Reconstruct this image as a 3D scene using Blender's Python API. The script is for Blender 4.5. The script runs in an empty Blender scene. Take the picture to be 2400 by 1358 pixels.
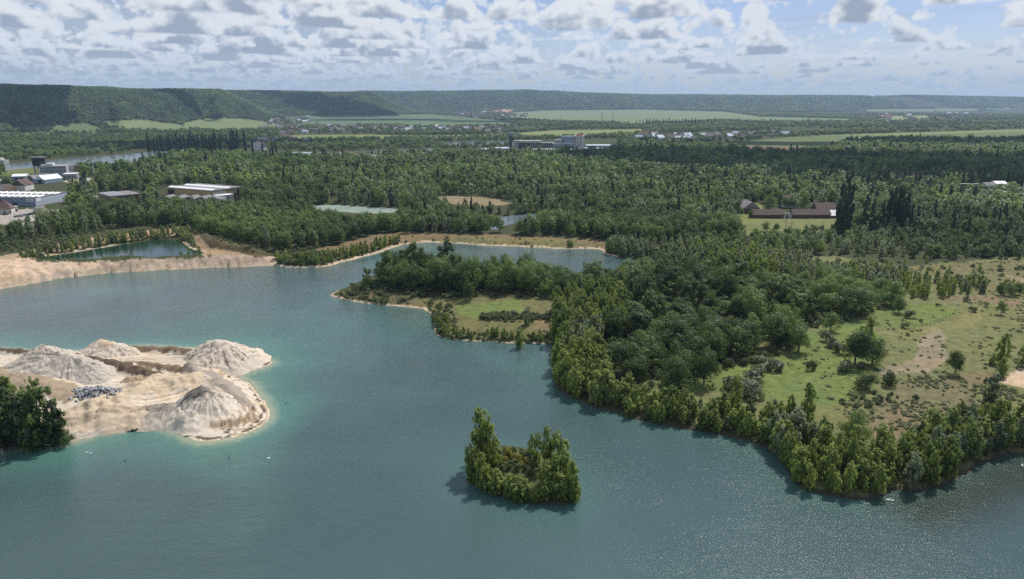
import bpy, math, random
import numpy as np
from mathutils import Vector

S = bpy.context.scene
COL = S.collection
rad = math.radians
random.seed(5)

# ------------------------------------------------------------------ camera, sky, sun, exposure
F, CX, CY, HOR, CH = 1600.0, 1200.0, 679.0, 240.0, 90.0      # photo 2400 x 1358, focal length in its pixels
PITCH = math.atan((CY - HOR) / F)
SP, CP = math.sin(PITCH), math.cos(PITCH)
cam = bpy.data.cameras.new('camera')
cam.sensor_width = 36.0
cam.lens = 36.0 * F / 2400.0
cam.clip_start = 1.0
cam.clip_end = 120000.0
camo = bpy.data.objects.new('camera', cam)
COL.objects.link(camo)
camo.location = (0, 0, CH)
camo.rotation_euler = (math.pi / 2 - PITCH, 0, 0)
S.camera = camo

SUN_EL, SUN_AZ = rad(54), rad(37)
SUN = Vector((math.sin(SUN_AZ) * math.cos(SUN_EL), math.cos(SUN_AZ) * math.cos(SUN_EL), math.sin(SUN_EL)))
sl = bpy.data.lights.new('sun', 'SUN')
sl.energy = 5.0
sl.angle = rad(0.55)
sl.color = (1.0, 0.95, 0.88)
so = bpy.data.objects.new('sun', sl)
COL.objects.link(so)
so.rotation_euler = SUN.to_track_quat('Z', 'Y').to_euler()

S.view_settings.view_transform = 'Standard'
S.view_settings.look = 'None'
S.view_settings.exposure = 0.0
S.view_settings.gamma = 1.0
S.cycles.use_denoising = False
S.cycles.max_bounces = 5
S.cycles.diffuse_bounces = 2
S.cycles.glossy_bounces = 2
S.cycles.transmission_bounces = 2
S.cycles.volume_bounces = 0
S.cycles.transparent_max_bounces = 4
S.cycles.sample_clamp_indirect = 4.0
S.cycles.sample_clamp_direct = 5.0
S.cycles.use_adaptive_sampling = False
S.cycles.caustics_reflective = False
S.cycles.caustics_refractive = False


class NT:
    """tiny helper round a node tree"""
    def __init__(s, tree):
        s.t = tree
        s.n = tree.nodes
        s.l = tree.links
    def new(s, typ, **kw):
        n = s.n.new(typ)
        for k, v in kw.items():
            setattr(n, k, v)
        return n
    def put(s, sock, v):
        if v is None:
            return
        if hasattr(v, 'is_linked') or isinstance(v, bpy.types.NodeSocket):
            s.l.new(v, sock)
        else:
            sock.default_value = v
    def math(s, op, a, b=None, c=None, clamp=False):
        n = s.new('ShaderNodeMath', operation=op, use_clamp=clamp)
        s.put(n.inputs[0], a); s.put(n.inputs[1], b); s.put(n.inputs[2], c)
        return n.outputs[0]
    def vmath(s, op, a, b=None, scale=None):
        n = s.new('ShaderNodeVectorMath', operation=op)
        s.put(n.inputs[0], a); s.put(n.inputs[1], b)
        if scale is not None:
            s.put(n.inputs['Scale'], scale)
        return n.outputs['Value'] if op in ('LENGTH', 'DOT_PRODUCT') else n.outputs[0]
    def noise(s, vec, scale, detail=3, rough=0.5, dim='3D', w=None, out='Fac'):
        n = s.new('ShaderNodeTexNoise', noise_dimensions=dim)
        s.put(n.inputs['Vector'], vec)
        n.inputs['Scale'].default_value = scale
        n.inputs['Detail'].default_value = detail
        n.inputs['Roughness'].default_value = rough
        if w is not None:
            s.put(n.inputs['W'], w)
        return n.outputs[out]
    def mix(s, f, a, b, blend='MIX'):
        n = s.new('ShaderNodeMix', data_type='RGBA', blend_type=blend)
        s.put(n.inputs[0], f); s.put(n.inputs[6], a); s.put(n.inputs[7], b)
        return n.outputs[2]
    def ramp(s, v, a, b, smooth=True, lo=0.0, hi=1.0):
        n = s.new('ShaderNodeMapRange', interpolation_type='SMOOTHSTEP' if smooth else 'LINEAR')
        s.put(n.inputs[0], v)
        n.inputs[1].default_value = a; n.inputs[2].default_value = b
        n.inputs[3].default_value = lo; n.inputs[4].default_value = hi
        return n.outputs[0]


# world: physical sky with a layered procedural cumulus deck (slices from 1.0 to 1.5 km, nearest in front)
wd = bpy.data.worlds.new('World')
S.world = wd
wd.use_nodes = True
nt = NT(wd.node_tree)
nt.n.clear()
wo = nt.new('ShaderNodeOutputWorld')
bg = nt.new('ShaderNodeBackground')
bg.inputs['Strength'].default_value = 0.088
nt.l.new(bg.outputs[0], wo.inputs[0])
sky = nt.new('ShaderNodeTexSky', sky_type='NISHITA')
sky.sun_disc = False
sky.sun_elevation = SUN_EL
sky.sun_rotation = SUN_AZ
sky.altitude = 50
sky.air_density = 1.0
sky.dust_density = 0.4
sky.ozone_density = 2.5
tc = nt.new('ShaderNodeTexCoord')
dirv = tc.outputs['Generated']
sep = nt.new('ShaderNodeSeparateXYZ')
nt.l.new(dirv, sep.inputs[0])
sx_, sy_, sz_ = sep.outputs[0], sep.outputs[1], sep.outputs[2]
hor = nt.math('SQRT', nt.math('ADD', nt.math('MULTIPLY', sx_, sx_), nt.math('ADD', nt.math('MULTIPLY', sy_, sy_), 1e-5)))
tanel = nt.math('DIVIDE', sz_, hor)
bear = nt.math('ARCTAN2', sx_, sy_)
col = nt.mix(1.0, sky.outputs[0], (0.95, 0.92, 1.10, 1), 'MULTIPLY')
# thin high veil
pl = nt.vmath('SCALE', dirv, scale=nt.math('DIVIDE', 1.0, nt.math('MAXIMUM', sz_, 0.03)))
vm = nt.new('ShaderNodeMapping'); vm.inputs['Scale'].default_value = (1, 1, 0); nt.l.new(pl, vm.inputs[0])
veil = nt.noise(vm.outputs[0], 0.35, 4, 0.6)
lw = nt.ramp(bear, -0.7, 0.35, lo=0.22, hi=0.0)
veil = nt.ramp(nt.math('ADD', veil, lw), 0.5, 0.75, lo=0.0, hi=0.6)
col = nt.mix(veil, col, (5.0, 5.7, 7.0, 1))
# clouds overhead (only a reflection and light source here): flat layer at 1.1 km
over = nt.noise(vm.outputs[0], 0.8, 5, 0.55)
ov = nt.math('MULTIPLY', nt.ramp(over, 0.54, 0.62, hi=0.6), nt.ramp(tanel, 0.16, 0.24))
col = nt.mix(ov, col, nt.mix(nt.ramp(over, 0.53, 0.68), (9.0, 9.3, 9.8, 1), (4.0, 4.5, 5.4, 1)))
# cumulus field: upright slices through it at growing range, farthest first
RNG = [60, 47, 38, 31, 26, 22, 18.5, 15.8, 13.5, 11.6, 10.0, 8.7, 7.6]
sidec = nt.ramp(bear, -0.75, 0.6, smooth=False, lo=0.030, hi=-0.006)
for k, D in enumerate(RNG):
    zz = nt.math('MULTIPLY', tanel, D)
    cb = nt.new('ShaderNodeCombineXYZ')
    nt.put(cb.inputs[0], nt.math('MULTIPLY', bear, D * 1.0))
    nt.put(cb.inputs[1], nt.math('MULTIPLY', zz, 1.15))
    cb.inputs[2].default_value = k * 3.17 + 1.4
    fine = nt.noise(cb.outputs[0], 1.8, 5.0, 0.55)
    cbl = nt.new('ShaderNodeCombineXYZ')
    nt.put(cbl.inputs[0], nt.math('MULTIPLY', bear, D * 1.0))
    nt.put(cbl.inputs[1], nt.math('MULTIPLY', zz, 0.25))
    cbl.inputs[2].default_value = k * 3.17 + 1.4
    broad = nt.noise(cbl.outputs[0], 0.82, 1.5, 0.5)
    dens = nt.math('ADD', nt.math('ADD', nt.math('MULTIPLY', broad, 0.56), nt.math('MULTIPLY', fine, 0.44)), sidec)
    zn = nt.ramp(zz, 0.95, 1.75, smooth=False)                       # 0 at the base, 1 at the highest tops
    zrel = nt.math('SUBTRACT', dens, nt.math('ADD', 0.487 - 0.0006 * min(D, 35), nt.math('MULTIPLY', zn, 0.15)))
    a = nt.ramp(zrel, -0.008 - 0.0002 * D, 0.030)
    bot = nt.math('ADD', zz, nt.math('MULTIPLY', fine, 0.10))
    a = nt.math('MULTIPLY', a, nt.ramp(bot, 0.985, 1.03))
    fine2 = nt.noise(nt.vmath('ADD', cb.outputs[0], (0.07, 0.09, 0.0)), 1.8, 3.5, 0.55)
    lit = nt.math('ADD', nt.math('MULTIPLY', zn, 0.9), nt.math('SUBTRACT', 1.05, nt.math('MULTIPLY', zrel, 9.5)))
    lit = nt.math('ADD', lit, nt.math('MULTIPLY', nt.math('SUBTRACT', fine, fine2), 5.0))
    f = min(0.88, max(0.0, (D - 6.0) / 50.0) ** 0.6)
    hz_c = np.array([4.6, 5.7, 7.4])
    lo = np.array([3.7, 4.35, 5.6]) * (1 - f) + hz_c * 0.97 * f
    hi = np.array([9.4, 9.6, 9.9]) * (1 - f) + hz_c * 1.22 * f
    cc = nt.mix(nt.ramp(lit, 0.05, 0.95), tuple(lo) + (1,), tuple(hi) + (1,))
    col = nt.mix(a, col, cc)
# distant air low over the horizon
hzf = nt.ramp(tanel, 0.0, 0.07, lo=0.85, hi=0.0)
col = nt.mix(hzf, col, (5.0, 6.0, 7.4, 1))
nt.put(bg.inputs['Color'], col)
wd.cycles.sampling_method = 'NONE'

# ------------------------------------------------------------------ projection helpers (photo pixel <-> place)
def G(px, py, z=0.0):
    u, v = (px - CX) / F, (CY - py) / F
    dy, dzz = CP + v * SP, -SP + v * CP
    t = (z - CH) / dzz
    return (u * t, dy * t)

def PIX(x, y, z):
    x = np.asarray(x, float); y = np.asarray(y, float)
    d = np.asarray(z, float) - CH
    fw = np.maximum(y * CP - d * SP, 1.0)
    up = y * SP + d * CP
    return CX + F * x / fw, CY - F * up / fw

def ZAT(y, py):
    k = (CY - py) / F
    return CH + y * (k * CP - SP) / (CP + k * SP)

def pip(px, py, poly):
    P = np.asarray(poly, float)
    inside = np.zeros(px.shape, bool)
    bb = (px >= P[:, 0].min()) & (px <= P[:, 0].max()) & (py >= P[:, 1].min()) & (py <= P[:, 1].max())
    ix = np.nonzero(bb)
    if len(ix[0]) == 0:
        return inside
    x, y = px[ix], py[ix]
    r = np.zeros(x.shape, bool)
    n = len(P)
    for i in range(n):
        x1, y1 = P[i]; x2, y2 = P[(i + 1) % n]
        if y1 == y2:
            continue
        c = ((y1 > y) != (y2 > y)) & (x < (x2 - x1) * (y - y1) / (y2 - y1) + x1)
        r ^= c
    inside[ix] = r
    return inside

def sdist(x, y, poly, reach=400.0):
    """distance to the outline in metres, positive inside; far points get +-reach"""
    P = np.asarray(poly, float)
    out = np.full(x.shape, reach)
    bb = (x > P[:, 0].min() - reach) & (x < P[:, 0].max() + reach) & (y > P[:, 1].min() - reach) & (y < P[:, 1].max() + reach)
    ix = np.nonzero(bb)
    if len(ix[0]):
        xx, yy = x[ix], y[ix]
        d2 = np.full(xx.shape, reach * reach)
        n = len(P)
        for i in range(n):
            x1, y1 = P[i]; x2, y2 = P[(i + 1) % n]
            ex, ey = x2 - x1, y2 - y1
            L = ex * ex + ey * ey + 1e-9
            t = np.clip(((xx - x1) * ex + (yy - y1) * ey) / L, 0, 1)
            d2 = np.minimum(d2, (xx - x1 - t * ex) ** 2 + (yy - y1 - t * ey) ** 2)
        out[ix] = np.sqrt(d2)
    ins = pip(x, y, poly)
    return np.where(ins, out, -out)

def _h(ix, iy, s):
    n = (ix.astype(np.int64) * 374761393 + iy.astype(np.int64) * 668265263 + s * 1442695041) & 0x7fffffff
    n = ((n ^ (n >> 13)) * 1274126177) & 0x7fffffff
    n = n ^ (n >> 16)
    return (n & 0xffffff) / float(0xffffff)

def vnoise(x, y, s=0):
    xi, yi = np.floor(x), np.floor(y)
    fx, fy = x - xi, y - yi
    fx = fx * fx * (3 - 2 * fx); fy = fy * fy * (3 - 2 * fy)
    a, b = _h(xi, yi, s), _h(xi + 1, yi, s)
    c, d = _h(xi, yi + 1, s), _h(xi + 1, yi + 1, s)
    return (a + (b - a) * fx) * (1 - fy) + (c + (d - c) * fx) * fy - 0.5

def fbm(x, y, s=0, o=4, g=0.5):
    x = np.asarray(x, float); y = np.asarray(y, float)
    r = 0; a = 1.0; f = 1.0; t = 0
    for k in range(o):
        r = r + a * vnoise(x * f + 17.3 * k, y * f - 9.1 * k, s + k)
        t += a; a *= g; f *= 2.03
    return r / t * 2

def sst(v, a=0.0, b=1.0):
    t = np.clip((np.asarray(v, float) - a) / (b - a), 0, 1)
    return t * t * (3 - 2 * t)

# ------------------------------------------------------------------ outlines (photo pixels at the waterline)
def dense(P, n=3, amp=0.0, seed=0):
    """subdivide an outline in world metres and roughen it a little"""
    P = [Vector((p[0], p[1])) for p in P]
    out = []
    N = len(P)
    rs = np.random.RandomState(seed)
    for i in range(N):
        a, b, c, d = P[i - 1], P[i], P[(i + 1) % N], P[(i + 2) % N]
        L = (c - b).length
        m = n if L < 300 else 1
        for j in range(m):
            t = j / m
            q = 0.5 * ((2 * b) + (c - a) * t + (2 * a - 5 * b + 4 * c - d) * t * t + (3 * b - a - 3 * c + d) * t ** 3) if m > 1 else b
            w = amp * min(L, 30) * 0.1 if m > 1 else 0
            out.append((q.x + rs.uniform(-w, w), q.y + rs.uniform(-w, w)))
    return out

LAKE_PX = [(0, 678), (60, 668), (130, 655), (200, 645), (300, 638), (400, 632), (500, 628), (600, 625), (645, 622), (665, 626),
           (710, 628), (760, 626), (800, 616), (850, 603), (890, 593), (915, 584), (935, 577), (960, 572), (1010, 569), (1060, 571),
           (1130, 575), (1220, 579), (1300, 583), (1400, 585), (1425, 597), (1470, 607), (1515, 607), (1535, 616), (1520, 630),
           (1470, 645), (1430, 660), (1395, 668), (1330, 664), (1250, 655), (1150, 648), (1050, 640), (950, 638), (885, 645),
           (840, 660), (800, 678), (778, 689), (776, 695), (815, 706), (860, 712), (910, 717), (960, 721), (998, 728), (1010, 745),
           (1016, 765), (1022, 784), (1050, 795), (1100, 799), (1180, 804), (1240, 806), (1296, 810), (1304, 840), (1296, 875),
           (1300, 905), (1325, 925), (1360, 942), (1400, 958), (1450, 973), (1500, 986), (1560, 999), (1630, 1011), (1700, 1022),
           (1760, 1037), (1800, 1056), (1830, 1082), (1850, 1112), (1872, 1140), (1905, 1156), (1960, 1166), (2010, 1171),
           (2060, 1166), (2092, 1152), (2130, 1152), (2180, 1147), (2230, 1127), (2270, 1106), (2310, 1086), (2345, 1070),
           (2400, 1063), (2550, 1062), (2800, 1040)]
LAKE = [G(*p) for p in LAKE_PX] + [(420, 40), (600, -600), (-700, -600), (-700, 120)] + [G(-700, 780), G(-300, 720)]
LAKE = dense(LAKE, 3, 0.5, 1)
SPIT_PX = [(-60, 1062), (0, 1056), (60, 1048), (140, 1040), (190, 1031), (240, 1015), (300, 1006), (350, 1001), (395, 1006), (440, 1025),
           (468, 1036), (520, 1032), (570, 1020), (608, 1001), (632, 979), (627, 950), (606, 925), (586, 900), (566, 890),
           (556, 881), (600, 866), (642, 851), (612, 838), (590, 830), (572, 824), (500, 818), (440, 817), (380, 814), (300, 812),
           (200, 824), (130, 826), (60, 823), (0, 817), (-200, 812), (-500, 830), (-700, 1000), (-400, 1075)]
SPIT = dense([G(*p) for p in SPIT_PX], 3, 0.35, 2)
ISLE_PX = [(1096, 1108), (1112, 1134), (1150, 1154), (1200, 1170), (1260, 1183), (1310, 1187), (1345, 1180), (1356, 1164), (1350, 1132),
           (1330, 1095), (1290, 1066), (1230, 1050), (1180, 1045), (1130, 1055), (1100, 1078)]
ISLE = dense([G(*p) for p in ISLE_PX], 3, 0.35, 3)
POND = dense([G(*p) for p in [(82, 606), (150, 613), (230, 611), (330, 608), (400, 604), (450, 601), (478, 592), (450, 585), (430, 572), (412, 562),
              (370, 563), (320, 568), (260, 578), (200, 588), (140, 597)]], 3, 0.5, 4)
GREENP = dense([G(*p) for p in [(730, 484), (790, 481), (870, 486), (940, 490), (925, 501), (860, 503), (800, 498), (745, 493)]], 3, 0.3, 5)
MARSH = dense([G(*p) for p in [(1148, 535), (1155, 512), (1195, 507), (1250, 500), (1262, 508), (1215, 522), (1180, 530), (1165, 540)]], 3, 0.3, 6)
RIVER = [
    dense([G(*p) for p in [(-200, 425), (0, 404), (70, 396), (160, 392), (240, 388), (320, 379), (400, 366), (440, 352), (340, 357),
                           (280, 363), (180, 370), (100, 377), (0, 386), (-200, 395)]], 2, 0.1, 7),
    dense([G(*p) for p in [(750, 364), (800, 357), (880, 353), (960, 350), (960, 357), (880, 361)]], 2, 0.1, 8),
    dense([G(*p) for p in [(1000, 345), (1030, 335), (1110, 332), (1200, 330), (1205, 341), (1120, 342)]], 2, 0.1, 9),
    dense([G(*p) for p in [(1460, 318), (1560, 314), (1700, 311), (1850, 307), (1950, 306), (2060, 303), (2060, 307), (1950, 312), (1850, 316), (1700, 319), (1560, 322)]], 2, 0.1, 10),
]
WATERS = [LAKE, POND, GREENP, MARSH] + RIVER

def land_sd(x, y):
    d = np.full(x.shape, 400.0)
    for w in WATERS:
        d = np.minimum(d, -sdist(x, y, w))
    d = np.maximum(d, sdist(x, y, SPIT))
    d = np.maximum(d, sdist(x, y, ISLE))
    return d

# ------------------------------------------------------------------ terrain height
BANK = [G(*p, 2) for p in [(-200, 640), (0, 615), (80, 613), (235, 613), (450, 604), (560, 599), (640, 603), (640, 616), (560, 620), (400, 626), (300, 632), (200, 640), (100, 655), (0, 670), (-200, 705)]]
BERM = [G(*p, 2) for p in [(425, 540), (470, 545), (560, 578), (650, 600), (600, 603), (520, 592), (470, 575)]]
def hill(px, d):
    """px: bearing as photo column, d: range; three wooded scarps of the valley side"""
    z = np.zeros(px.shape)
    gul = fbm(px / 75.0 + d / 2600.0, d / 1500.0, 31, 3)
    def add(z, xs, foot, crest, top, x0, x1, e0, e1, rough=1.0):
        f = np.interp(px, xs, foot) * (1 + 0.05 * rough * gul)
        c = np.interp(px, xs, crest)
        t = np.interp(px, xs, top) * (1 + 0.035 * fbm(px / 90.0, px * 0 + x0 * .01, 38, 3))
        env = sst(px, x0, x0 + e0) * (1 - sst(px, x1 - e1, x1))
        prof = sst((d - f) / (c - f), -0.05, 1.0)
        prof = np.minimum(prof, 1.0)
        prof = prof + prof * (1 - prof) * np.clip(1.0 * rough * fbm(px / 46.0 + d / 1300.0, d / 2500.0, 35, 3), -1, 1)
        return np.maximum(z, (t - 15) * np.minimum(prof, 1.0) * env)
    z = add(z, [-1500, 0, 200, 400, 520, 620], [2000, 2330, 2650, 3050, 3200, 3400], [2700, 3150, 3350, 3700, 3900, 4050],
            [147, 150, 147, 148, 150, 55], -9999, 690, 1, 110, 1.4)
    z = add(z, [480, 640, 760, 880, 1000], [3900, 4000, 4100, 4200, 4500], [4700, 4900, 5100, 5200, 5400],
            [160, 162, 162, 156, 65], 420, 1010, 120, 150)
    z = add(z, [800, 950, 1240, 1450, 1700, 1900, 2130, 2400, 3900], [5700, 5700, 5900, 6000, 5900, 6300, 7800, 9000, 12000],
            [6700, 7000, 7300, 7600, 7900, 8300, 9400, 10600, 15000], [185, 192, 206, 168, 158, 157, 164, 143, 140], 700, 99999, 150, 1)
    return z

def ground_z(x, y, sd=None):
    if sd is None:
        sd = land_sd(x, y)
    d = np.hypot(x, y)
    land = 0.05 + 0.55 * sst(sd, 0, 2.5) + 1.7 * sst(sd, 1.5, 9) + 1.4 * sst(sd, 8, 60)
    land = land + fbm(x / 45, y / 45, 3, 4) * 0.9 * sst(sd, 3, 25) + fbm(x / 6, y / 6, 4, 3) * 0.22 * sst(sd, 0.5, 3)
    bk = sdist(x, y, BANK, 60)
    land = land + 3.0 * sst(bk, 0, 7) * (1 + 0.7 * fbm(x / 5, y / 5, 8, 3))
    bm = sdist(x, y, BERM, 60)
    land = land + 4.0 * sst(bm, -2, 8) * (1 + 0.4 * fbm(x / 5, y / 5, 9, 3))
    bed = -0.15 - np.minimum(5.0, -sd * 0.25)
    z = np.where(sd > 0, land, bed)
    z = np.where(sdist(x, y, SPIT, 60) > 0, np.minimum(z, 0.0) - 0.4, z)
    px = CX + F / CP * x / np.maximum(y, 1.0)
    px = np.where(y > 50, np.clip(px, -3000, 6000), np.where(x < 0, -3000.0, 6000.0))
    hz_ = hill(px, d)
    hz_ = hz_ + sst(hz_, 5, 40) * fbm(x / 260, y / 260, 12, 3) * 5
    z = z + hz_ + sst(d, 1800, 3000) * 3
    return z

# ------------------------------------------------------------------ materials
MATS = {}
def newmat(name):
    m = bpy.data.materials.new(name)
    m.use_nodes = True
    t = NT(m.node_tree)
    t.n.clear()
    o = t.new('ShaderNodeOutputMaterial')
    return m, t, o

def mat_surface(name, color, rough=0.8, nscale=0.6, var=0.25, bump=0.0, bscale=2.0, metallic=0.0, spec=0.3, stain=None):
    if name in MATS:
        return MATS[name]
    m, t, o = newmat(name)
    b = t.new('ShaderNodeBsdfPrincipled')
    tcn = t.new('ShaderNodeTexCoord')
    n = t.noise(tcn.outputs['Object'], nscale, 5, 0.6)
    f = t.ramp(n, 0.3, 0.7)
    c0 = tuple(c * (1 - var) for c in color) + (1,)
    c1 = tuple(min(1, c * (1 + var)) for c in color) + (1,)
    c = t.mix(f, c0, c1)
    if stain:
        n2 = t.noise(tcn.outputs['Object'], nscale * 2.7, 4, 0.7)
        c = t.mix(t.ramp(n2, 0.55, 0.7, hi=0.7), c, stain + (1,))
    t.put(b.inputs['Base Color'], c)
    b.inputs['Roughness'].default_value = rough
    b.inputs['Metallic'].default_value = metallic
    b.inputs['Specular IOR Level'].default_value = spec
    if bump:
        bn = t.new('ShaderNodeBump')
        bn.inputs['Distance'].default_value = bump
        t.l.new(t.noise(tcn.outputs['Object'], bscale, 4, 0.6), bn.inputs['Height'])
        t.l.new(bn.outputs[0], b.inputs['Normal'])
    t.l.new(b.outputs[0], o.inputs[0])
    MATS[name] = m
    return m

def mat_leaf(name, c0, c1, trans=0.35, rough=0.55):
    if name in MATS:
        return MATS[name]
    m, t, o = newmat(name)
    oi = t.new('ShaderNodeObjectInfo')
    geo = t.new('ShaderNodeNewGeometry')
    n = t.noise(geo.outputs['Position'], 0.55, 2, 0.6)
    pt = t.noise(geo.outputs['Position'], 0.008, 3, 0.6)
    rr_ = t.math('POWER', oi.outputs['Random'], 1.3)
    r = t.math('ADD', t.math('MULTIPLY', rr_, 0.65), t.math('MULTIPLY', t.ramp(n, 0.3, 0.7), 0.25))
    r = t.math('ADD', r, t.ramp(pt, 0.40, 0.62, lo=-0.22, hi=0.34), clamp=True)
    c = t.mix(r, c0 + (1,), c1 + (1,))
    b = t.new('ShaderNodeBsdfPrincipled')
    t.put(b.inputs['Base Color'], c)
    b.inputs['Roughness'].default_value = rough
    b.inputs['Specular IOR Level'].default_value = 0.32
    tr = t.new('ShaderNodeBsdfTranslucent')
    tcol = t.mix(0.5, c, (c1[0] * 1.3, c1[1] * 1.35, c1[2] * 0.6, 1))
    t.put(tr.inputs[0], tcol)
    mx = t.new('ShaderNodeMixShader')
    mx.inputs[0].default_value = trans
    t.l.new(b.outputs[0], mx.inputs[1]); t.l.new(tr.outputs[0], mx.inputs[2])
    t.l.new(mx.outputs[0], o.inputs[0])
    MATS[name] = m
    return m

L_DARK = mat_leaf('broadleaf_leaves', (0.026, 0.056, 0.018), (0.190, 0.270, 0.070), 0.36)
L_POP = mat_leaf('young_poplar_leaves', (0.145, 0.208, 0.050), (0.365, 0.440, 0.120), 0.50)
L_PALE = mat_leaf('pale_willow_leaves', (0.120, 0.165, 0.090), (0.380, 0.430, 0.270), 0.40)
L_COL = mat_leaf('columnar_poplar_leaves', (0.028, 0.048, 0.026), (0.065, 0.100, 0.042), 0.22)
L_SHRUB = mat_leaf('shrub_leaves', (0.060, 0.090, 0.036), (0.18, 0.23, 0.10), 0.30)
L_TUSS = mat_leaf('weed_leaves', (0.13, 0.15, 0.065), (0.22, 0.235, 0.125), 0.30)
L_BLOS = mat_leaf('blossom', (0.36, 0.35, 0.29), (0.52, 0.50, 0.43), 0.3)
L_GORSE = mat_leaf('gorse_bloom', (0.15, 0.16, 0.035), (0.30, 0.28, 0.04), 0.3)
L_HILL = mat_leaf('hill_wood_leaves', (0.030, 0.064, 0.032), (0.200, 0.272, 0.112), 0.30)
M_BARK = mat_surface('bark', (0.11, 0.09, 0.07), 0.9, 3.0, 0.4)

# ------------------------------------------------------------------ mesh helpers
def mesh_np(name, V, Fc, mat=None, smooth=False, k=None):
    """V (n,3), Fc (m,k) uniform polygons"""
    me = bpy.data.meshes.new(name)
    V = np.asarray(V, np.float32); Fc = np.asarray(Fc, np.int32)
    m, k = Fc.shape
    me.vertices.add(len(V)); me.vertices.foreach_set('co', V.ravel())
    me.loops.add(m * k); me.loops.foreach_set('vertex_index', Fc.ravel())
    me.polygons.add(m)
    me.polygons.foreach_set('loop_start', np.arange(0, m * k, k, dtype=np.int32))
    me.polygons.foreach_set('loop_total', np.full(m, k, np.int32))
    if smooth:
        me.polygons.foreach_set('use_smooth', np.ones(m, bool))
    me.update(calc_edges=True)
    if mat:
        me.materials.append(mat)
    return me

def link(name, data, parent=None):
    o = bpy.data.objects.new(name, data)
    COL.objects.link(o)
    if parent is not None:
        o.parent = parent
    return o

def tag(o, label=None, cat=None, group=None, kind=None):
    if label: o['label'] = label
    if cat: o['category'] = cat
    if group: o['group'] = group
    if kind: o['kind'] = kind
    return o

class MB:
    def __init__(s):
        s.v = []; s.f = []
    def box(s, x0, x1, y0, y1, z0, z1):
        b = len(s.v)
        s.v += [(x0, y0, z0), (x1, y0, z0), (x1, y1, z0), (x0, y1, z0), (x0, y0, z1), (x1, y0, z1), (x1, y1, z1), (x0, y1, z1)]
        s.f += [tuple(b + i for i in q) for q in ((3, 2, 1, 0), (4, 5, 6, 7), (0, 1, 5, 4), (1, 2, 6, 5), (2, 3, 7, 6), (3, 0, 4, 7))]
        return s
    def gable(s, x0, x1, y0, y1, z0, z1, t=0.0, axis='x', ov=0.0):
        """solid gable prism, ridge along axis"""
        b = len(s.v)
        if axis == 'x':
            ym = (y0 + y1) / 2
            s.v += [(x0 - ov, y0 - ov, z0), (x0 - ov, y1 + ov, z0), (x0 - ov, ym, z1), (x1 + ov, y0 - ov, z0), (x1 + ov, y1 + ov, z0), (x1 + ov, ym, z1)]
        else:
            xm = (x0 + x1) / 2
            s.v += [(x1 + ov, y0 - ov, z0), (x0 - ov, y0 - ov, z0), (xm, y0 - ov, z1), (x1 + ov, y1 + ov, z0), (x0 - ov, y1 + ov, z0), (xm, y1 + ov, z1)]
        s.f += [tuple(b + i for i in q) for q in ((0, 1, 2), (5, 4, 3), (0, 3, 4, 1), (1, 4, 5, 2), (2, 5, 3, 0))]
        return s
    def hip(s, x0, x1, y0, y1, z0, z1, inset):
        b = len(s.v)
        ym = (y0 + y1) / 2
        s.v += [(x0, y0, z0), (x1, y0, z0), (x1, y1, z0), (x0, y1, z0), (x0 + inset, ym, z1), (x1 - inset, ym, z1)]
        s.f += [tuple(b + i for i in q) for q in ((3, 2, 1, 0), (0, 1, 5, 4), (1, 2, 5), (2, 3, 4, 5), (3, 0, 4))]
        return s
    def tube(s, a, c, r0, r1, n=8):
        a = Vector(a); c = Vector(c)
        d = (c - a).normalized()
        q = d.to_track_quat('Z', 'Y')
        b = len(s.v)
        for P, r in ((a, r0), (c, r1)):
            for i in range(n):
                w = 2 * math.pi * i / n
                s.v.append(tuple(P + q @ Vector((r * math.cos(w), r * math.sin(w), 0))))
        for i in range(n):
            j = (i + 1) % n
            s.f.append((b + i, b + j, b + n + j, b + n + i))
        s.f.append(tuple(b + i for i in reversed(range(n))))
        s.f.append(tuple(b + n + i for i in range(n)))
        return s
    def mesh(s, name, mat):
        me = bpy.data.meshes.new(name)
        me.from_pydata(s.v, [], s.f)
        me.update()
        me.materials.append(mat)
        return me
    def build(s, name, mat, parent=None):
        return link(name, s.mesh(name, mat), parent)

def empty(name, x, y, z, rot=0.0):
    o = link(name, None)
    o.location = (x, y, z)
    o.rotation_euler = (0, 0, rot)
    o.empty_display_size = 1
    return o

# ------------------------------------------------------------------ terrain sheet
az = np.concatenate([np.arange(-180, -48, 6.0), np.arange(-48, -40, 0.5), np.arange(-40, 40, 0.1), np.arange(40, 48, 0.5), np.arange(48, 180.1, 6.0)])
rr = [4, 20, 45, 75]
while rr[-1] < 700: rr.append(rr[-1] * 1.005)
while rr[-1] < 9000: rr.append(rr[-1] * 1.0085)
while rr[-1] < 16000: rr.append(rr[-1] * 1.12)
rr = np.array(rr)
A, R = np.meshgrid(np.radians(az), rr)
X, Y = (R * np.sin(A)), (R * np.cos(A))
SDG = land_sd(X, Y)
Z = ground_z(X, Y, SDG)
PX, PY = PIX(X, Y, Z)
behind = Y < 20
PX = np.where(behind, -99999, PX)

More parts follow.
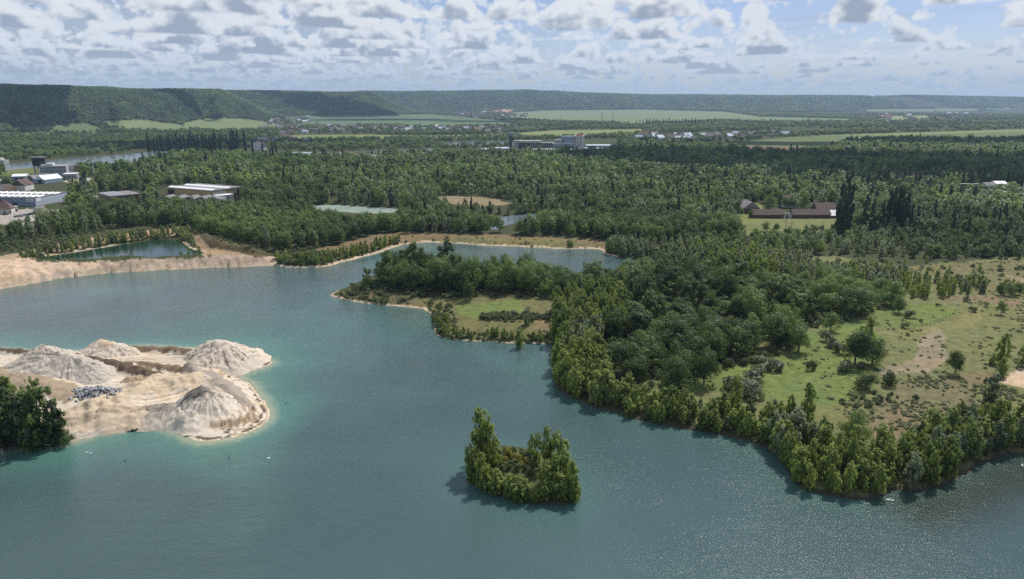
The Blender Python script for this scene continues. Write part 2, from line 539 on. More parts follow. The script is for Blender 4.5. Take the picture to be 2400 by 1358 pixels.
# land cover: the colours things on the ground have
base = np.array([0.055, 0.065, 0.030])
LC = np.broadcast_to(base, X.shape + (3,)).copy()
wob = np.clip(R / 500, 0.15, 1.0)
jx = PX + fbm(X / 14, Y / 14, 40, 3) * 16 / wob * np.clip(300 / R, 0.1, 1) 
jy = PY + fbm(X / 14, Y / 14, 44, 3) * 7 / wob * np.clip(300 / R, 0.05, 1)
GR = (0.130, 0.175, 0.055); OL = (0.150, 0.162, 0.070); BR = (0.180, 0.150, 0.085); TAN = (0.235, 0.205, 0.135); SAND = (0.46, 0.37, 0.27)
COVER = [
    ([(1480, 900), (1560, 880), (1700, 840), (1850, 740), (2000, 700), (1880, 640), (1840, 605), (1960, 600), (2100, 625), (2400, 600), (3200, 600), (3200, 1200),
      (2350, 1080), (2100, 1160), (2040, 1170), (1890, 1150), (1840, 1060), (1700, 1000), (1500, 970)], OL),
    ([(1560, 925), (1600, 885), (1700, 850), (1830, 830), (1900, 775), (1990, 745), (2070, 770), (2068, 850), (2040, 905), (1960, 950), (1840, 945), (1700, 915)], GR),
    ([(2040, 735), (2110, 715), (2200, 715), (2250, 735), (2150, 770), (2060, 765)], GR),
    ([(2045, 940), (2120, 900), (2250, 890), (2300, 940), (2200, 1010), (2090, 1060), (2030, 1020)], (0.155, 0.145, 0.075)),
    ([(2030, 985), (2120, 960), (2190, 980), (2150, 1030), (2040, 1045)], BR),
    ([(2155, 790), (2210, 775), (2205, 865), (2170, 880), (2080, 890), (2060, 865), (2150, 845)], TAN),
    ([(2185, 695), (2280, 692), (2400, 705), (2400, 725), (2290, 712), (2200, 706)], BR),
    ([(2060, 775), (2200, 765), (2260, 740), (2290, 715), (2310, 745), (2240, 775), (2120, 785)], (0.18, 0.178, 0.075)),
    ([(2340, 880), (2380, 860), (2500, 850), (2500, 900), (2400, 905), (2345, 900)], SAND),
    ([(2260, 885), (2350, 875), (2350, 900), (2270, 905)], BR),
    ([(1835, 612), (1950, 618), (1960, 640), (1880, 640), (1840, 632)], (0.10, 0.075, 0.045)),
    ([(2000, 630), (2400, 610), (2600, 615), (2600, 690), (2300, 690), (2100, 650)], (0.150, 0.145, 0.070)),
    ([(2330, 640), (2400, 655), (2600, 660), (2600, 668), (2400, 664)], TAN),
    # lake north shore
    ([(640, 600), (740, 603), (860, 590), (930, 575), (1010, 567), (1200, 576), (1410, 584), (1440, 578), (1560, 590), (1620, 585), (1500, 572), (1400, 563), (1200, 553), (1000, 545), (880, 549), (800, 572)], (0.175, 0.135, 0.075)),
    ([(960, 566), (1100, 556), (1300, 562), (1420, 576), (1300, 580), (1100, 573)], (0.155, 0.150, 0.065)),
    # peninsula
    ([(776, 690), (840, 678), (1000, 690), (1020, 720), (1000, 735), (900, 716)], (0.15, 0.135, 0.07)),
    ([(1000, 700), (1060, 690), (1420, 690), (1420, 740), (1300, 812), (1050, 800), (1005, 740)], (0.135, 0.135, 0.06)),
    ([(1070, 700), (1220, 708), (1225, 742), (1120, 750), (1060, 735)], GR),
    ([(1250, 745), (1330, 740), (1330, 790), (1250, 775)], BR),
    ([(1405, 690), (1450, 678), (1465, 700), (1420, 745)], (0.15, 0.155, 0.06)),
    ([(1520, 725), (1580, 708), (1605, 732), (1550, 750)], GR), ([(1680, 772), (1745, 756), (1770, 785), (1700, 805)], GR), ([(1785, 716), (1855, 704), (1865, 727), (1800, 740)], GR), ([(1590, 817), (1650, 800), (1680, 835), (1610, 855)], GR),
    # quarry edge, pond rim
    ([(-400, 690), (0, 608), (60, 602), (85, 612), (235, 615), (450, 605), (560, 597), (650, 600), (650, 626), (500, 632), (300, 642), (130, 660), (0, 685), (-400, 780)], (0.50, 0.385, 0.275)),
    ([(230, 613), (450, 604), (560, 598), (650, 602), (640, 618), (500, 622), (330, 632), (230, 636)], (0.36, 0.29, 0.22)),
    ([(-100, 620), (0, 602), (60, 590), (130, 572), (230, 555), (330, 543), (420, 534), (445, 548), (330, 556), (230, 570), (100, 597), (60, 606)], (0.36, 0.27, 0.17)),
    ([(430, 545), (470, 555), (540, 590), (600, 600), (480, 600), (470, 585)], (0.32, 0.24, 0.15)),
    ([(440, 538), (500, 548), (640, 592), (600, 604), (500, 580)], (0.10, 0.085, 0.045)),
    # clearings and yards
    ([(1015, 463), (1060, 459), (1130, 463), (1210, 478), (1130, 486), (1030, 476)], (0.22, 0.185, 0.11)),
    ([(1210, 514), (1270, 500), (1275, 510), (1220, 525)], TAN),
    ([(1722, 512), (1970, 512), (1985, 550), (1740, 562)], (0.150, 0.168, 0.070)),
    ([(1718, 478), (1790, 472), (1780, 520), (1725, 520)], (0.15, 0.18, 0.06)),
    ([(-300, 505), (0, 497), (60, 490), (160, 492), (140, 515), (100, 532), (0, 528), (-300, 560)], (0.34, 0.32, 0.29)),
    ([(150, 428), (180, 412), (290, 406), (300, 412), (250, 424), (170, 432)], (0.42, 0.38, 0.32)),
    ([(200, 466), (240, 455), (330, 452), (330, 466), (250, 472)], (0.36, 0.33, 0.29)),
    ([(0, 392), (240, 388), (320, 380), (330, 395), (200, 405), (0, 412)], (0.12, 0.15, 0.05)),
    ([(2180, 436), (2600, 432), (2600, 470), (2300, 462)], (0.30, 0.28, 0.25)),
    ([(2060, 425), (2150, 424), (2150, 432), (2060, 434)], (0.35, 0.32, 0.28)),
    # valley fields
    ([(-300, 325), (0, 318), (120, 318), (130, 312), (0, 310), (-300, 315)], (0.13, 0.16, 0.06)),
    ([(118, 312), (130, 292), (200, 289), (235, 300), (225, 313)], (0.10, 0.14, 0.065)),
    ([(240, 284), (330, 281), (420, 292), (440, 301), (430, 306), (300, 302), (255, 298)], (0.155, 0.195, 0.09)),
    ([(430, 288), (490, 277), (580, 279), (655, 293), (645, 303), (510, 309), (430, 303)], (0.155, 0.20, 0.09)),
    ([(660, 275), (760, 270), (1010, 268), (1170, 283), (1200, 292), (1020, 298), (820, 293), (700, 290)], (0.10, 0.155, 0.08)),
    ([(640, 320), (700, 317), (860, 316), (1000, 318), (1190, 315), (1190, 322), (1000, 325), (840, 328), (700, 331)], (0.17, 0.20, 0.08)),
    ([(1190, 313), (1300, 306), (1500, 303), (1530, 306), (1480, 315), (1380, 321), (1230, 325)], (0.18, 0.21, 0.085)),
    ([(1190, 265), (1280, 259), (1500, 257), (1700, 262), (1780, 274), (1990, 279), (1990, 286), (1700, 283), (1500, 289), (1300, 286), (1200, 278)], (0.15, 0.195, 0.10)),
    ([(1140, 262), (1180, 256), (1215, 258), (1190, 265)], (0.33, 0.22, 0.13)),
    ([(2050, 284), (2070, 273), (2170, 271), (2180, 277), (2130, 283)], (0.20, 0.24, 0.11)),
    ([(1930, 257), (2060, 262), (2200, 262), (2400, 256), (2400, 252), (2200, 255), (2060, 256)], (0.13, 0.17, 0.10)),
    ([(1690, 337), (1850, 322), (2130, 312), (2400, 303), (2700, 300), (2700, 325), (2400, 330), (2200, 325), (1980, 332), (1940, 348), (1700, 345)], (0.115, 0.155, 0.065)),
    ([(1850, 320), (2130, 311), (2400, 303), (2700, 300), (2700, 307), (2400, 309), (2100, 317)], (0.17, 0.21, 0.085)),
    ([(1700, 341), (1935, 346), (1945, 357), (1760, 354)], (0.16, 0.11, 0.085)),
    ([(1730, 352), (1850, 357), (1840, 362), (1745, 358)], (0.10, 0.15, 0.05)),
    ([(1000, 320), (1070, 318), (1070, 324), (1000, 326)], (0.27, 0.19, 0.13)),
]
for poly, c in COVER:
    far = min(p[1] for p in poly) < 380
    m = pip(PX if far else jx, PY if far else jy, poly)
    LC[m] = c
LC[(PY < 254.5) & (R > 5000) & ~((PX > 1130) & (PX < 1230))] = base
# plateau fields / wooded scarps stay dark; beaches along open shores
beach_zone = [([(640, 560), (1450, 560), (1450, 640), (640, 640)], 2.0), ([(760, 680), (1010, 690), (1010, 740), (760, 730)], 1.6),
              ([(1200, 780), (1310, 780), (1310, 820), (1200, 820)], 0.9), ([(-400, 600), (640, 560), (640, 700), (-400, 790)], 2.2),
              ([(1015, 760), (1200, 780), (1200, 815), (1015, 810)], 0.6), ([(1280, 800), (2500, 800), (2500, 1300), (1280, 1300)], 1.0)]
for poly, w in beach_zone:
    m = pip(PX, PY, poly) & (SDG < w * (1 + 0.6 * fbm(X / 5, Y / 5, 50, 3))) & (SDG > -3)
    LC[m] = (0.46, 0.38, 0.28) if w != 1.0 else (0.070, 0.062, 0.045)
LC[sdist(X, Y, ISLE, 10) > 1] = (0.085, 0.10, 0.04)
m = sdist(X, Y, SPIT, 10) > -6
LC[m] = (0.55, 0.46, 0.35)

def mat_ground():
    mm, t, o = newmat('ground_cover')
    at = t.new('ShaderNodeAttribute', attribute_name='cover')
    geo = t.new('ShaderNodeNewGeometry')
    P = geo.outputs['Position']
    n1 = t.noise(P, 0.35, 6, 0.65)
    n2 = t.noise(P, 0.035, 4, 0.6)
    n3 = t.noise(P, 1.6, 3, 0.7)
    c = at.outputs['Color']
    c = t.mix(t.ramp(n1, 0.3, 0.72), t.mix(1.0, c, (0.72, 0.74, 0.72, 1), 'MULTIPLY'), t.mix(1.0, c, (1.25, 1.18, 1.2, 1), 'MULTIPLY'))
    c = t.mix(t.ramp(n2, 0.42, 0.62, hi=0.5), c, t.mix(1.0, c, (1.14, 1.03, 0.88, 1), 'MULTIPLY'))
    # tufts and weeds
    c = t.mix(t.ramp(n3, 0.60, 0.70, hi=0.75), c, t.mix(1.0, c, (0.40, 0.50, 0.40, 1), 'MULTIPLY'))
    b = t.new('ShaderNodeBsdfPrincipled')
    t.put(b.inputs['Base Color'], c)
    b.inputs['Roughness'].default_value = 0.95
    b.inputs['Specular IOR Level'].default_value = 0.1
    bn = t.new('ShaderNodeBump')
    bn.inputs['Distance'].default_value = 0.5
    bn.inputs['Strength'].default_value = 0.8
    t.l.new(t.noise(P, 0.9, 5, 0.7), bn.inputs['Height'])
    t.l.new(bn.outputs[0], b.inputs['Normal'])
    t.l.new(b.outputs[0], o.inputs[0])
    return mm

def grid_faces(nr, nc):
    i = np.arange(nr - 1)[:, None] * nc + np.arange(nc - 1)[None, :]
    return np.stack([i, i + 1, i + nc + 1, i + nc], -1).reshape(-1, 4)

def set_attr(me, name, C):
    a = me.color_attributes.new(name, 'FLOAT_COLOR', 'POINT')
    buf = np.ones((len(me.vertices), 4), np.float32)
    buf[:, :3] = C.reshape(-1, 3)
    a.data.foreach_set('color', buf.ravel())

me = mesh_np('ground', np.stack([X, Y, Z], -1).reshape(-1, 3), grid_faces(*X.shape)[:, ::-1], mat_ground(), True)
set_attr(me, 'cover', LC)
tag(link('ground', me), 'river valley ground with meadows, fields, banks and wooded scarps', kind='structure')

# ------------------------------------------------------------------ water
def mat_water(name, deep, shal, wave=1.0, rough=0.08, sss=0.0):
    mm, t, o = newmat(name)
    at = t.new('ShaderNodeAttribute', attribute_name='depth_tone')
    geo = t.new('ShaderNodeNewGeometry')
    P = geo.outputs['Position']
    sepc = t.new('ShaderNodeSeparateColor')
    t.l.new(at.outputs['Color'], sepc.inputs[0])
    big = t.noise(P, 0.012, 3, 0.5)
    dcol = t.mix(t.ramp(big, 0.35, 0.65, hi=0.8), deep + (1,), tuple(c * 1.35 for c in deep) + (1,))
    c = t.mix(sepc.outputs[0], dcol, shal + (1,))
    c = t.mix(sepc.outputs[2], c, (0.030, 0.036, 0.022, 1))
    c = t.mix(sepc.outputs[1], c, (0.30, 0.33, 0.22, 1))      # over the very edge of the sand
    b = t.new('ShaderNodeBsdfPrincipled')
    t.put(b.inputs['Base Color'], c)
    b.inputs['Roughness'].default_value = rough
    b.inputs['IOR'].default_value = 1.333
    if sss:
        b.subsurface_method = 'BURLEY'
        b.inputs['Subsurface Weight'].default_value = 0.55
        b.inputs['Subsurface Radius'].default_value = (0.5, 1.0, 1.0)
        b.inputs['Subsurface Scale'].default_value = sss
    b.inputs['Specular IOR Level'].default_value = 0.75
    mp = t.new('ShaderNodeMapping')
    mp.inputs['Rotation'].default_value = (0, 0, rad(-18))
    mp.inputs['Scale'].default_value = (0.45, 1.0, 1.0)
    t.l.new(P, mp.inputs[0])
    w1 = t.noise(mp.outputs[0], 1.3, 4, 0.68)
    w2 = t.noise(mp.outputs[0], 0.34, 2, 0.5)
    gust = t.ramp(t.noise(P, 0.018, 3, 0.6), 0.3, 0.7, lo=0.30, hi=1.0)
    hgt = t.math('MULTIPLY', t.math('ADD', t.math('MULTIPLY', w1, 0.75), t.math('MULTIPLY', w2, 0.8)), gust)
    bn = t.new('ShaderNodeBump')
    bn.inputs['Strength'].default_value = 1.0
    bn.inputs['Distance'].default_value = 0.32 * wave
    t.l.new(hgt, bn.inputs['Height'])
    t.l.new(bn.outputs[0], b.inputs['Normal'])
    t.l.new(b.outputs[0], o.inputs[0])
    return mm

M_WATER = mat_water('lake_water', (0.046, 0.080, 0.079), (0.072, 0.185, 0.148), 1.2, 0.06, 4.0)
az2 = np.concatenate([np.arange(-180, -48, 6.0), np.arange(-48, -40, 1), np.arange(-40, 40, 0.25), np.arange(40, 48, 1), np.arange(48, 180.1, 6.0)])
r2 = [4, 30, 70]
while r2[-1] < 640: r2.append(r2[-1] * 1.012)
A2, R2 = np.meshgrid(np.radians(az2), np.array(r2))
X2, Y2 = R2 * np.sin(A2), R2 * np.cos(A2)
sp2 = -sdist(X2, Y2, SPIT, 60)
sd2 = -land_sd(X2, Y2)
shal = np.clip(1 - sp2 / (24 + 14 * fbm(X2 / 22, Y2 / 22, 500, 3)), 0, 1) ** 1.5 * 0.85 + 0.28 * sst(fbm(X2 / 70, Y2 / 55, 510, 4), 0.05, 0.55)
north = np.exp(-np.clip(sd2, 0, 99) / 4.0) * 0.35
T = np.zeros(X2.shape + (3,))
T[..., 0] = np.maximum(shal, north)
T[..., 1] = np.clip(1 - sp2 / 3.2, 0, 1) ** 1.2 * 0.8
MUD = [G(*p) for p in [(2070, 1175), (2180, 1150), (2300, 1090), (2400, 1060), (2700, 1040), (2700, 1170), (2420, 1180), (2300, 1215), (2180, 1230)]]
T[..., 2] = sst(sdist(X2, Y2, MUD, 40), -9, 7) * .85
inl = sdist(X2, Y2, LAKE, 30) > -6
fc = grid_faces(*X2.shape)[:, ::-1]
keep = inl.ravel()[fc].any(1)
fc = fc[keep]
used, invi = np.unique(fc, return_inverse=True)
V2 = np.stack([X2, Y2, 0 * X2], -1).reshape(-1, 3)[used]
me = mesh_np('lake_water', V2, invi.reshape(fc.shape), M_WATER, True)
set_attr(me, 'depth_tone', T.reshape(-1, 3)[used])
tag(link('lake_water', me), 'teal rippled water of the gravel lake', kind='structure')

def sheet(name, poly, mat, label, z=0.0, grow=4.0):
    P = np.asarray(poly)
    c = P.mean(0)
    x0, y0 = P.min(0) - grow; x1, y1 = P.max(0) + grow
    n = 40
    gx, gy = np.meshgrid(np.linspace(x0, x1, n), np.linspace(y0, y1, n))
    cell = max(x1 - x0, y1 - y0) / n
    ok = sdist(gx, gy, poly, 2000) > -grow - cell
    f = grid_faces(n, n)
    f = f[ok.ravel()[f].any(1)]
    u, iv = np.unique(f, return_inverse=True)
    me = mesh_np(name, np.stack([gx, gy, gx * 0 + z], -1).reshape(-1, 3)[u], iv.reshape(f.shape), mat, True)
    return tag(link(name, me), label, kind='structure')

sheet('pond_water', POND, mat_water('pond_water', (0.008, 0.030, 0.020), (0.02, 0.06, 0.05), 0.25), 'dark green still quarry pond')
sheet('pond_water', GREENP, mat_water('silty_water', (0.36, 0.44, 0.38), (0.36, 0.44, 0.38), 0.3), 'pale green silty pond in the wood')
sheet('pond_water', MARSH, MATS.setdefault('rw', mat_water('river_water', (0.10, 0.13, 0.15), (0.1, 0.13, 0.15), 0.35, 0.15)), 'small bright pool in the wood')
for i, r in enumerate(RIVER):
    sheet('river_water', r, MATS['rw'], 'reach of the river in the valley', 0.0, 8)

# ------------------------------------------------------------------ tree prototypes (height 1, base at origin)
def leaves(cent, crad, n, size, rs, zs=1.0, shell=0.55, up=0.25, asp=1.0):
    cent = np.asarray(cent); crad = np.asarray(crad)
    w = crad ** 2; w = w / w.sum()
    k = rs.choice(len(cent), n, p=w)
    d = rs.normal(size=(n, 3)); d /= np.linalg.norm(d, axis=1)[:, None]
    rr_ = crad[k] * (shell + (1 - shell) * rs.rand(n) ** 0.6)
    p = cent[k] + d * rr_[:, None] * np.array([1, 1, zs])
    cen = cent.mean(0); cd = (p - cen) / np.array([1, 1, 1.6]); cd /= np.linalg.norm(cd, axis=1)[:, None] + 1e-6
    nm = d * 0.65 + cd * 0.55 + rs.normal(size=(n, 3)) * 0.36 + np.array([0, 0, up * .6])
    nm /= np.linalg.norm(nm, axis=1)[:, None]
    a = np.cross(nm, rs.normal(size=(n, 3))); a /= np.linalg.norm(a, axis=1)[:, None] + 1e-9
    if asp != 1.0:      # drawn-out shoots that point upward
        a = a * 0.4 + np.array([0, 0, 1.0]); a -= nm * (a * nm).sum(1)[:, None]
        a /= np.linalg.norm(a, axis=1)[:, None] + 1e-9
    b = np.cross(nm, a)
    s = size * (0.6 + 0.8 * rs.rand(n))[:, None]
    V = np.stack([p - a * s * asp, p - b * s * 0.75, p + a * s * asp, p + b * s * 0.75], 1).reshape(-1, 3)
    Fc = np.arange(4 * n).reshape(n, 4)
    return V, Fc

def crown(kind, n, size, seed):
    rs = np.random.RandomState(seed)
    if kind == 'round':
        c, r = [], []
        sx, sy = rs.uniform(0.85, 1.15), rs.uniform(0.85, 1.15)
        egg = rs.uniform(-0.25, 0.45)
        for i in range(56):
            u = rs.normal(size=3); u /= np.linalg.norm(u)
            q = rs.uniform(0.35, 1.0)
            wz = 1 - egg * u[2] * q
            c.append((u[0] * 0.33 * q * sx * wz, u[1] * 0.33 * q * sy * wz, 0.50 + u[2] * 0.42 * q))
            r.append(rs.uniform(0.06, 0.12))
        c += [(0, 0, 0.5), (0.03, 0, 0.35)]; r += [0.22, 0.2]
        return leaves(c, r, n, size, rs, 0.85, 0.72, 0.4)
    if kind == 'poplar':
        c, r = [], []
        nl = rs.randint(1, 4)                     # one to three leading stems
        lead = [(rs.uniform(-.07, .07), rs.uniform(-.07, .07), rs.uniform(0.8, 1.0)) for _ in range(nl)] + [(0, 0, 1.0)]
        for lx, ly, lh in lead:
            m = 40 if (lx, ly) == (0, 0) else 22
            for i in range(m):
                t = rs.rand() ** 0.9
                R = 0.185 * (math.sin(math.pi * (0.1 + 0.88 * t)) ** 0.75) * (1.15 - 0.45 * t) * (1 if m == 40 else .6) + 0.008
                w = rs.uniform(0, 2 * math.pi); q = math.sqrt(rs.uniform(0.1, 1))
                c.append((lx * t + R * q * math.cos(w), ly * t + R * q * math.sin(w), (0.05 + 0.90 * t) * lh))
                r.append(rs.uniform(0.018, 0.042) * (1.25 - 0.65 * t))
        return leaves(c, r, n, size, rs, 2.6, 0.2, 0.1, 1.6)
    if kind == 'column':
        c, r = [], []
        for i in range(30):
            t = i / 29
            R = 0.05 * math.sin(math.pi * (0.12 + 0.84 * t)) ** 0.5
            w = rs.uniform(0, 6.28)
            c.append((R * math.cos(w), R * math.sin(w), 0.07 + 0.87 * t)); r.append(0.04 * (1.1 - 0.55 * t))
        return leaves(c, r, n, size, rs, 1.9, 0.4, 0.0, 1.5)
    if kind == 'bush':
        c, r = [], []
        for i in range(16):
            w = rs.uniform(0, 6.28); q = math.sqrt(rs.rand()) * 0.48
            c.append((q * math.cos(w), q * math.sin(w), rs.uniform(0.2, 0.72) * (1 - 0.6 * q))); r.append(rs.uniform(0.14, 0.24))
        return leaves(c, r, n, size, rs, 0.9, 0.5, 0.3)
    if kind == 'open':          # ragged tall crown with gaps
        c, r = [], []
        for i in range(38):
            u = rs.normal(size=3); u /= np.linalg.norm(u)
            q = rs.uniform(.5, 1.0); tz = 0.52 + u[2] * 0.43 * q
            wz = 1.25 - .55 * tz
            c.append((u[0] * 0.27 * q * wz, u[1] * 0.27 * q * wz, tz)); r.append(rs.uniform(0.04, 0.095))
        return leaves(c, r, n, size, rs, 1.0, 0.3, 0.3)

def trunk(kind, seed):
    rs = random.Random(seed)
    m = MB()
    w = {'round': 0.026, 'poplar': 0.013, 'column': 0.014, 'bush': 0.03, 'open': 0.02}[kind]
    top = {'round': 0.62, 'poplar': 0.9, 'column': 0.9, 'bush': 0.45, 'open': 0.8}[kind]
    a = Vector((0, 0, -0.03)); n = 4
    pts = [a]
    for i in range(n):
        a = Vector((rs.uniform(-.015, .015), rs.uniform(-.015, .015), top * (i + 1) / n)); pts.append(a)
    for i in range(n):
        m.tube(pts[i], pts[i + 1], w * (1 - i / (n + .5)), w * (1 - (i + 1) / (n + .5)), 5)
    for i in range(6 if kind != 'bush' else 4):
        t = rs.uniform(0.25, 0.9); q = pts[0].lerp(pts[-1], t)
        an = rs.uniform(0, 6.28)
        sp, ri = {'round': (.24, .16), 'poplar': (.09, .14), 'column': (.05, .16), 'bush': (.35, .3), 'open': (.22, .18)}[kind]
        m.tube(q, q + Vector((sp * math.cos(an), sp * math.sin(an), ri)), w * .45, w * .12, 4)
    return m.mesh(kind + '_trunk', M_BARK)

LODS = {'hi': (7000, 0.0125), 'mid': (1900, 0.023), 'lo': (300, 0.052)}
PK = {'round': 1.0, 'poplar': 0.72, 'column': 0.75, 'bush': 2.1, 'open': 1.0}
CR, TR = {}, {}
LEAFMAT = {'broadleaf_tree': ('round', L_DARK), 'poplar_tree': ('poplar', L_POP), 'willow_tree': ('poplar', L_PALE), 'ash_tree': ('open', L_DARK),
           'columnar_poplar': ('column', L_COL), 'shrub': ('bush', L_SHRUB), 'hawthorn_bush': ('bush', L_SHRUB), 'gorse_bush': ('bush', L_GORSE),
           'hill_tree': ('round', L_HILL), 'tussock': ('bush', L_TUSS), 'alder_tree': ('poplar', L_DARK)}
def proto(kind, lod, var):
    key = (kind, lod, var)
    if key not in CR:
        shape, mat = LEAFMAT[kind]
        n, s = LODS[lod]
        if shape == 'bush': n = n // 2
        V, Fc = crown(shape, n, s * PK[shape], var * 13 + hash_s(shape))
        CR[key] = mesh_np(kind + '_crown', V, Fc, mat)
    return CR[key]
def hash_s(s): return sum(ord(c) * (i + 3) for i, c in enumerate(s)) % 1000
def tproto(kind, var):
    key = (kind, var % 3)
    if key not in TR:
        TR[key] = trunk(LEAFMAT[kind][0], var % 3)
    return TR[key]

# ------------------------------------------------------------------ where the trees stand
TREES = []        # (kind, x, y, h, wfac, label, group, category)
rng = np.random.RandomState(11)
EXCL_PX = []      # photo polygons kept free of generated trees

def zone(poly, mix, spacing, hr, label, group, keep=1.0, sd_rng=(1.0, 1e9), excl=True, zref=2.5, wf=(0.85, 1.2), patch=90.0):
    W = np.array([G(px, max(py, 246), zref) for px, py in poly])
    x0, y0 = W.min(0); x1, y1 = W.max(0)
    n1, n2 = int((x1 - x0) / spacing) + 1, int((y1 - y0) / spacing) + 1
    gx, gy = np.meshgrid(np.arange(n1) * spacing + x0, np.arange(n2) * spacing + y0)
    gx = (gx + rng.uniform(-.5, .5, gx.shape) * spacing).ravel(); gy = (gy + rng.uniform(-.5, .5, gy.shape) * spacing).ravel()
    px, py = PIX(gx, gy, zref)
    ok = pip(px, py, poly)
    gx, gy, px, py = gx[ok], gy[ok], px[ok], py[ok]
    if excl:
        bad = np.zeros(gx.shape, bool)
        for e in EXCL_PX:
            bad |= pip(px, py, e)
        gx, gy = gx[~bad], gy[~bad]
    if keep < 1.0:
        kn = fbm(gx / (spacing * 6), gy / (spacing * 6), 77, 2) * 0.5 + 0.5
        k = kn + rng.uniform(-.25, .25, gx.shape) < keep
        gx, gy = gx[k], gy[k]
    sd = land_sd(gx, gy)
    k = (sd > sd_rng[0]) & (sd < sd_rng[1])
    gx, gy, sd = gx[k], gy[k], sd[k]
    kinds = list(mix)
    w = np.array([mix[q] for q in kinds], float); w /= w.sum()
    # kinds grow in patches
    pn = np.clip(fbm(gx / patch, gy / patch, 91, 3) * 0.62 + 0.5 + rng.uniform(-.22, .22, gx.shape), 0, 0.999)
    ki = np.searchsorted(np.cumsum(w), pn, side='right').clip(0, len(kinds) - 1)
    hn = fbm(gx / 40, gy / 40, 95, 2) * 0.4 + 0.5 + rng.uniform(-.5, .5, gx.shape)
    for i in range(len(gx)):
        h = hr[0] + (hr[1] - hr[0]) * min(1, max(0, hn[i]))
        kd = kinds[ki[i]]
        if kd == 'shrub': h *= 0.5
        TREES.append([kd, gx[i], gy[i], h, rng.uniform(*wf), label[kd] if isinstance(label, dict) else label, group[kd] if isinstance(group, dict) else group, 'shrub' if kd in ('shrub', 'hawthorn_bush') else 'tree'])

def hero(kind, px, pyb, pyt, label, group=None, wf=1.0, zb=2.5, cat=None):
    x, y = G(px, pyb, zb)
    h = ZAT(y, pyt) - zb
    TREES.append([kind, x, y, h, wf, label, group, cat or ('shrub' if 'bush' in kind or kind == 'shrub' else 'tree'), 'hero'])

def NM(kd):
    return {'broadleaf_tree': 'dark green round broadleaf tree', 'poplar_tree': 'bright green upright young poplar', 'willow_tree': 'pale grey-green upright willow',
            'ash_tree': 'loose dark green ash tree', 'columnar_poplar': 'tall narrow columnar poplar', 'shrub': 'low green shrub', 'hill_tree': 'mid green tree', 'alder_tree': 'dark green upright alder'}[kd]
def LB(where, kinds=('broadleaf_tree', 'poplar_tree', 'willow_tree', 'ash_tree', 'shrub', 'columnar_poplar', 'hill_tree', 'alder_tree')):
    return ({k: NM(k) + ' ' + where for k in kinds}, {k: NM(k) + 's ' + where for k in kinds})

EXCL_PX += [
    [(1015, 463), (1060, 459), (1130, 463), (1200, 476), (1200, 492), (1130, 500), (1030, 492)],
    [(640, 402), (760, 398), (770, 405), (650, 410)], [(860, 440), (960, 436), (965, 441), (865, 446)], [(1330, 452), (1420, 450), (1425, 456), (1335, 459)], [(1560, 470), (1640, 466), (1645, 473), (1565, 478)], [(1080, 400), (1200, 396), (1200, 401), (1085, 405)],
    [(725, 478), (790, 474), (950, 486), (955, 500), (930, 532), (860, 534), (760, 528), (735, 510)],
    [(1142, 560), (1145, 508), (1255, 494), (1280, 508), (1275, 530), (1185, 560)],
    [(1740, 488), (1790, 480), (1830, 480), (1835, 494), (1880, 494), (1885, 480), (1960, 480), (1975, 535), (1960, 556), (1740, 562), (1722, 515)],
    [(-20, 455), (155, 440), (165, 500), (150, 522), (100, 545), (-20, 552)],
    [(20, 412), (95, 400), (190, 392), (190, 432), (295, 404), (300, 422), (190, 450), (20, 450)],
    [(-20, 420), (60, 405), (60, 440), (-20, 445)],
    [(365, 440), (562, 440), (566, 486), (540, 496), (365, 494)],
    [(195, 462), (330, 448), (330, 490), (240, 498)],
    [(-50, 386), (250, 384), (320, 374), (340, 392), (240, 402), (-50, 410)],
    [(2240, 440), (2450, 436), (2450, 466), (2260, 456)],
    [(2050, 424), (2150, 423), (2150, 434), (2050, 436)],
    [(1195, 350), (1450, 342), (1450, 358), (1195, 362)],
    [(635, 356), (735, 356), (735, 374), (635, 374)],
]
# -- shore belts
lb, gp = LB('in the belt along the right lake shore')
zone([(1285, 800), (1340, 800), (1420, 880), (1500, 920), (1700, 960), (1820, 985), (1880, 1060), (1880, 1200), (1285, 1000)],
     {'poplar_tree': .78, 'alder_tree': .05, 'willow_tree': .17}, 2.3, (4.4, 9.2), lb, gp, sd_rng=(0.6, 9.5), wf=(0.8, 1.6), patch=12)
zone([(1285, 800), (1350, 780), (1430, 860), (1430, 950), (1290, 950)], {'poplar_tree': .5, 'willow_tree': .38, 'alder_tree': .12}, 3.3, (7.5, 13.5), lb, gp, sd_rng=(1.2, 16), wf=(.8, 1.4), patch=15)
lb2, gp2 = LB('at the rounded shore corner lower right')
zone([(1800, 960), (1900, 960), (2000, 1010), (2080, 1090), (2120, 1200), (1850, 1200), (1790, 1060)],
     {'willow_tree': .22, 'poplar_tree': .70, 'alder_tree': .08}, 2.7, (4.5, 11.5), lb2, gp2, sd_rng=(0.6, 13), wf=(.85, 1.5), patch=15)
lb3, gp3 = LB('in the belt at the right edge of the lake')
zone([(2080, 1060), (2200, 1000), (2300, 930), (2400, 930), (2900, 930), (2900, 1200), (2080, 1200)],
     {'willow_tree': .28, 'poplar_tree': .55, 'alder_tree': .12, 'broadleaf_tree': .05}, 2.9, (5.5, 12.0), lb3, gp3, sd_rng=(1.0, 12), wf=(.85, 1.4), patch=15)
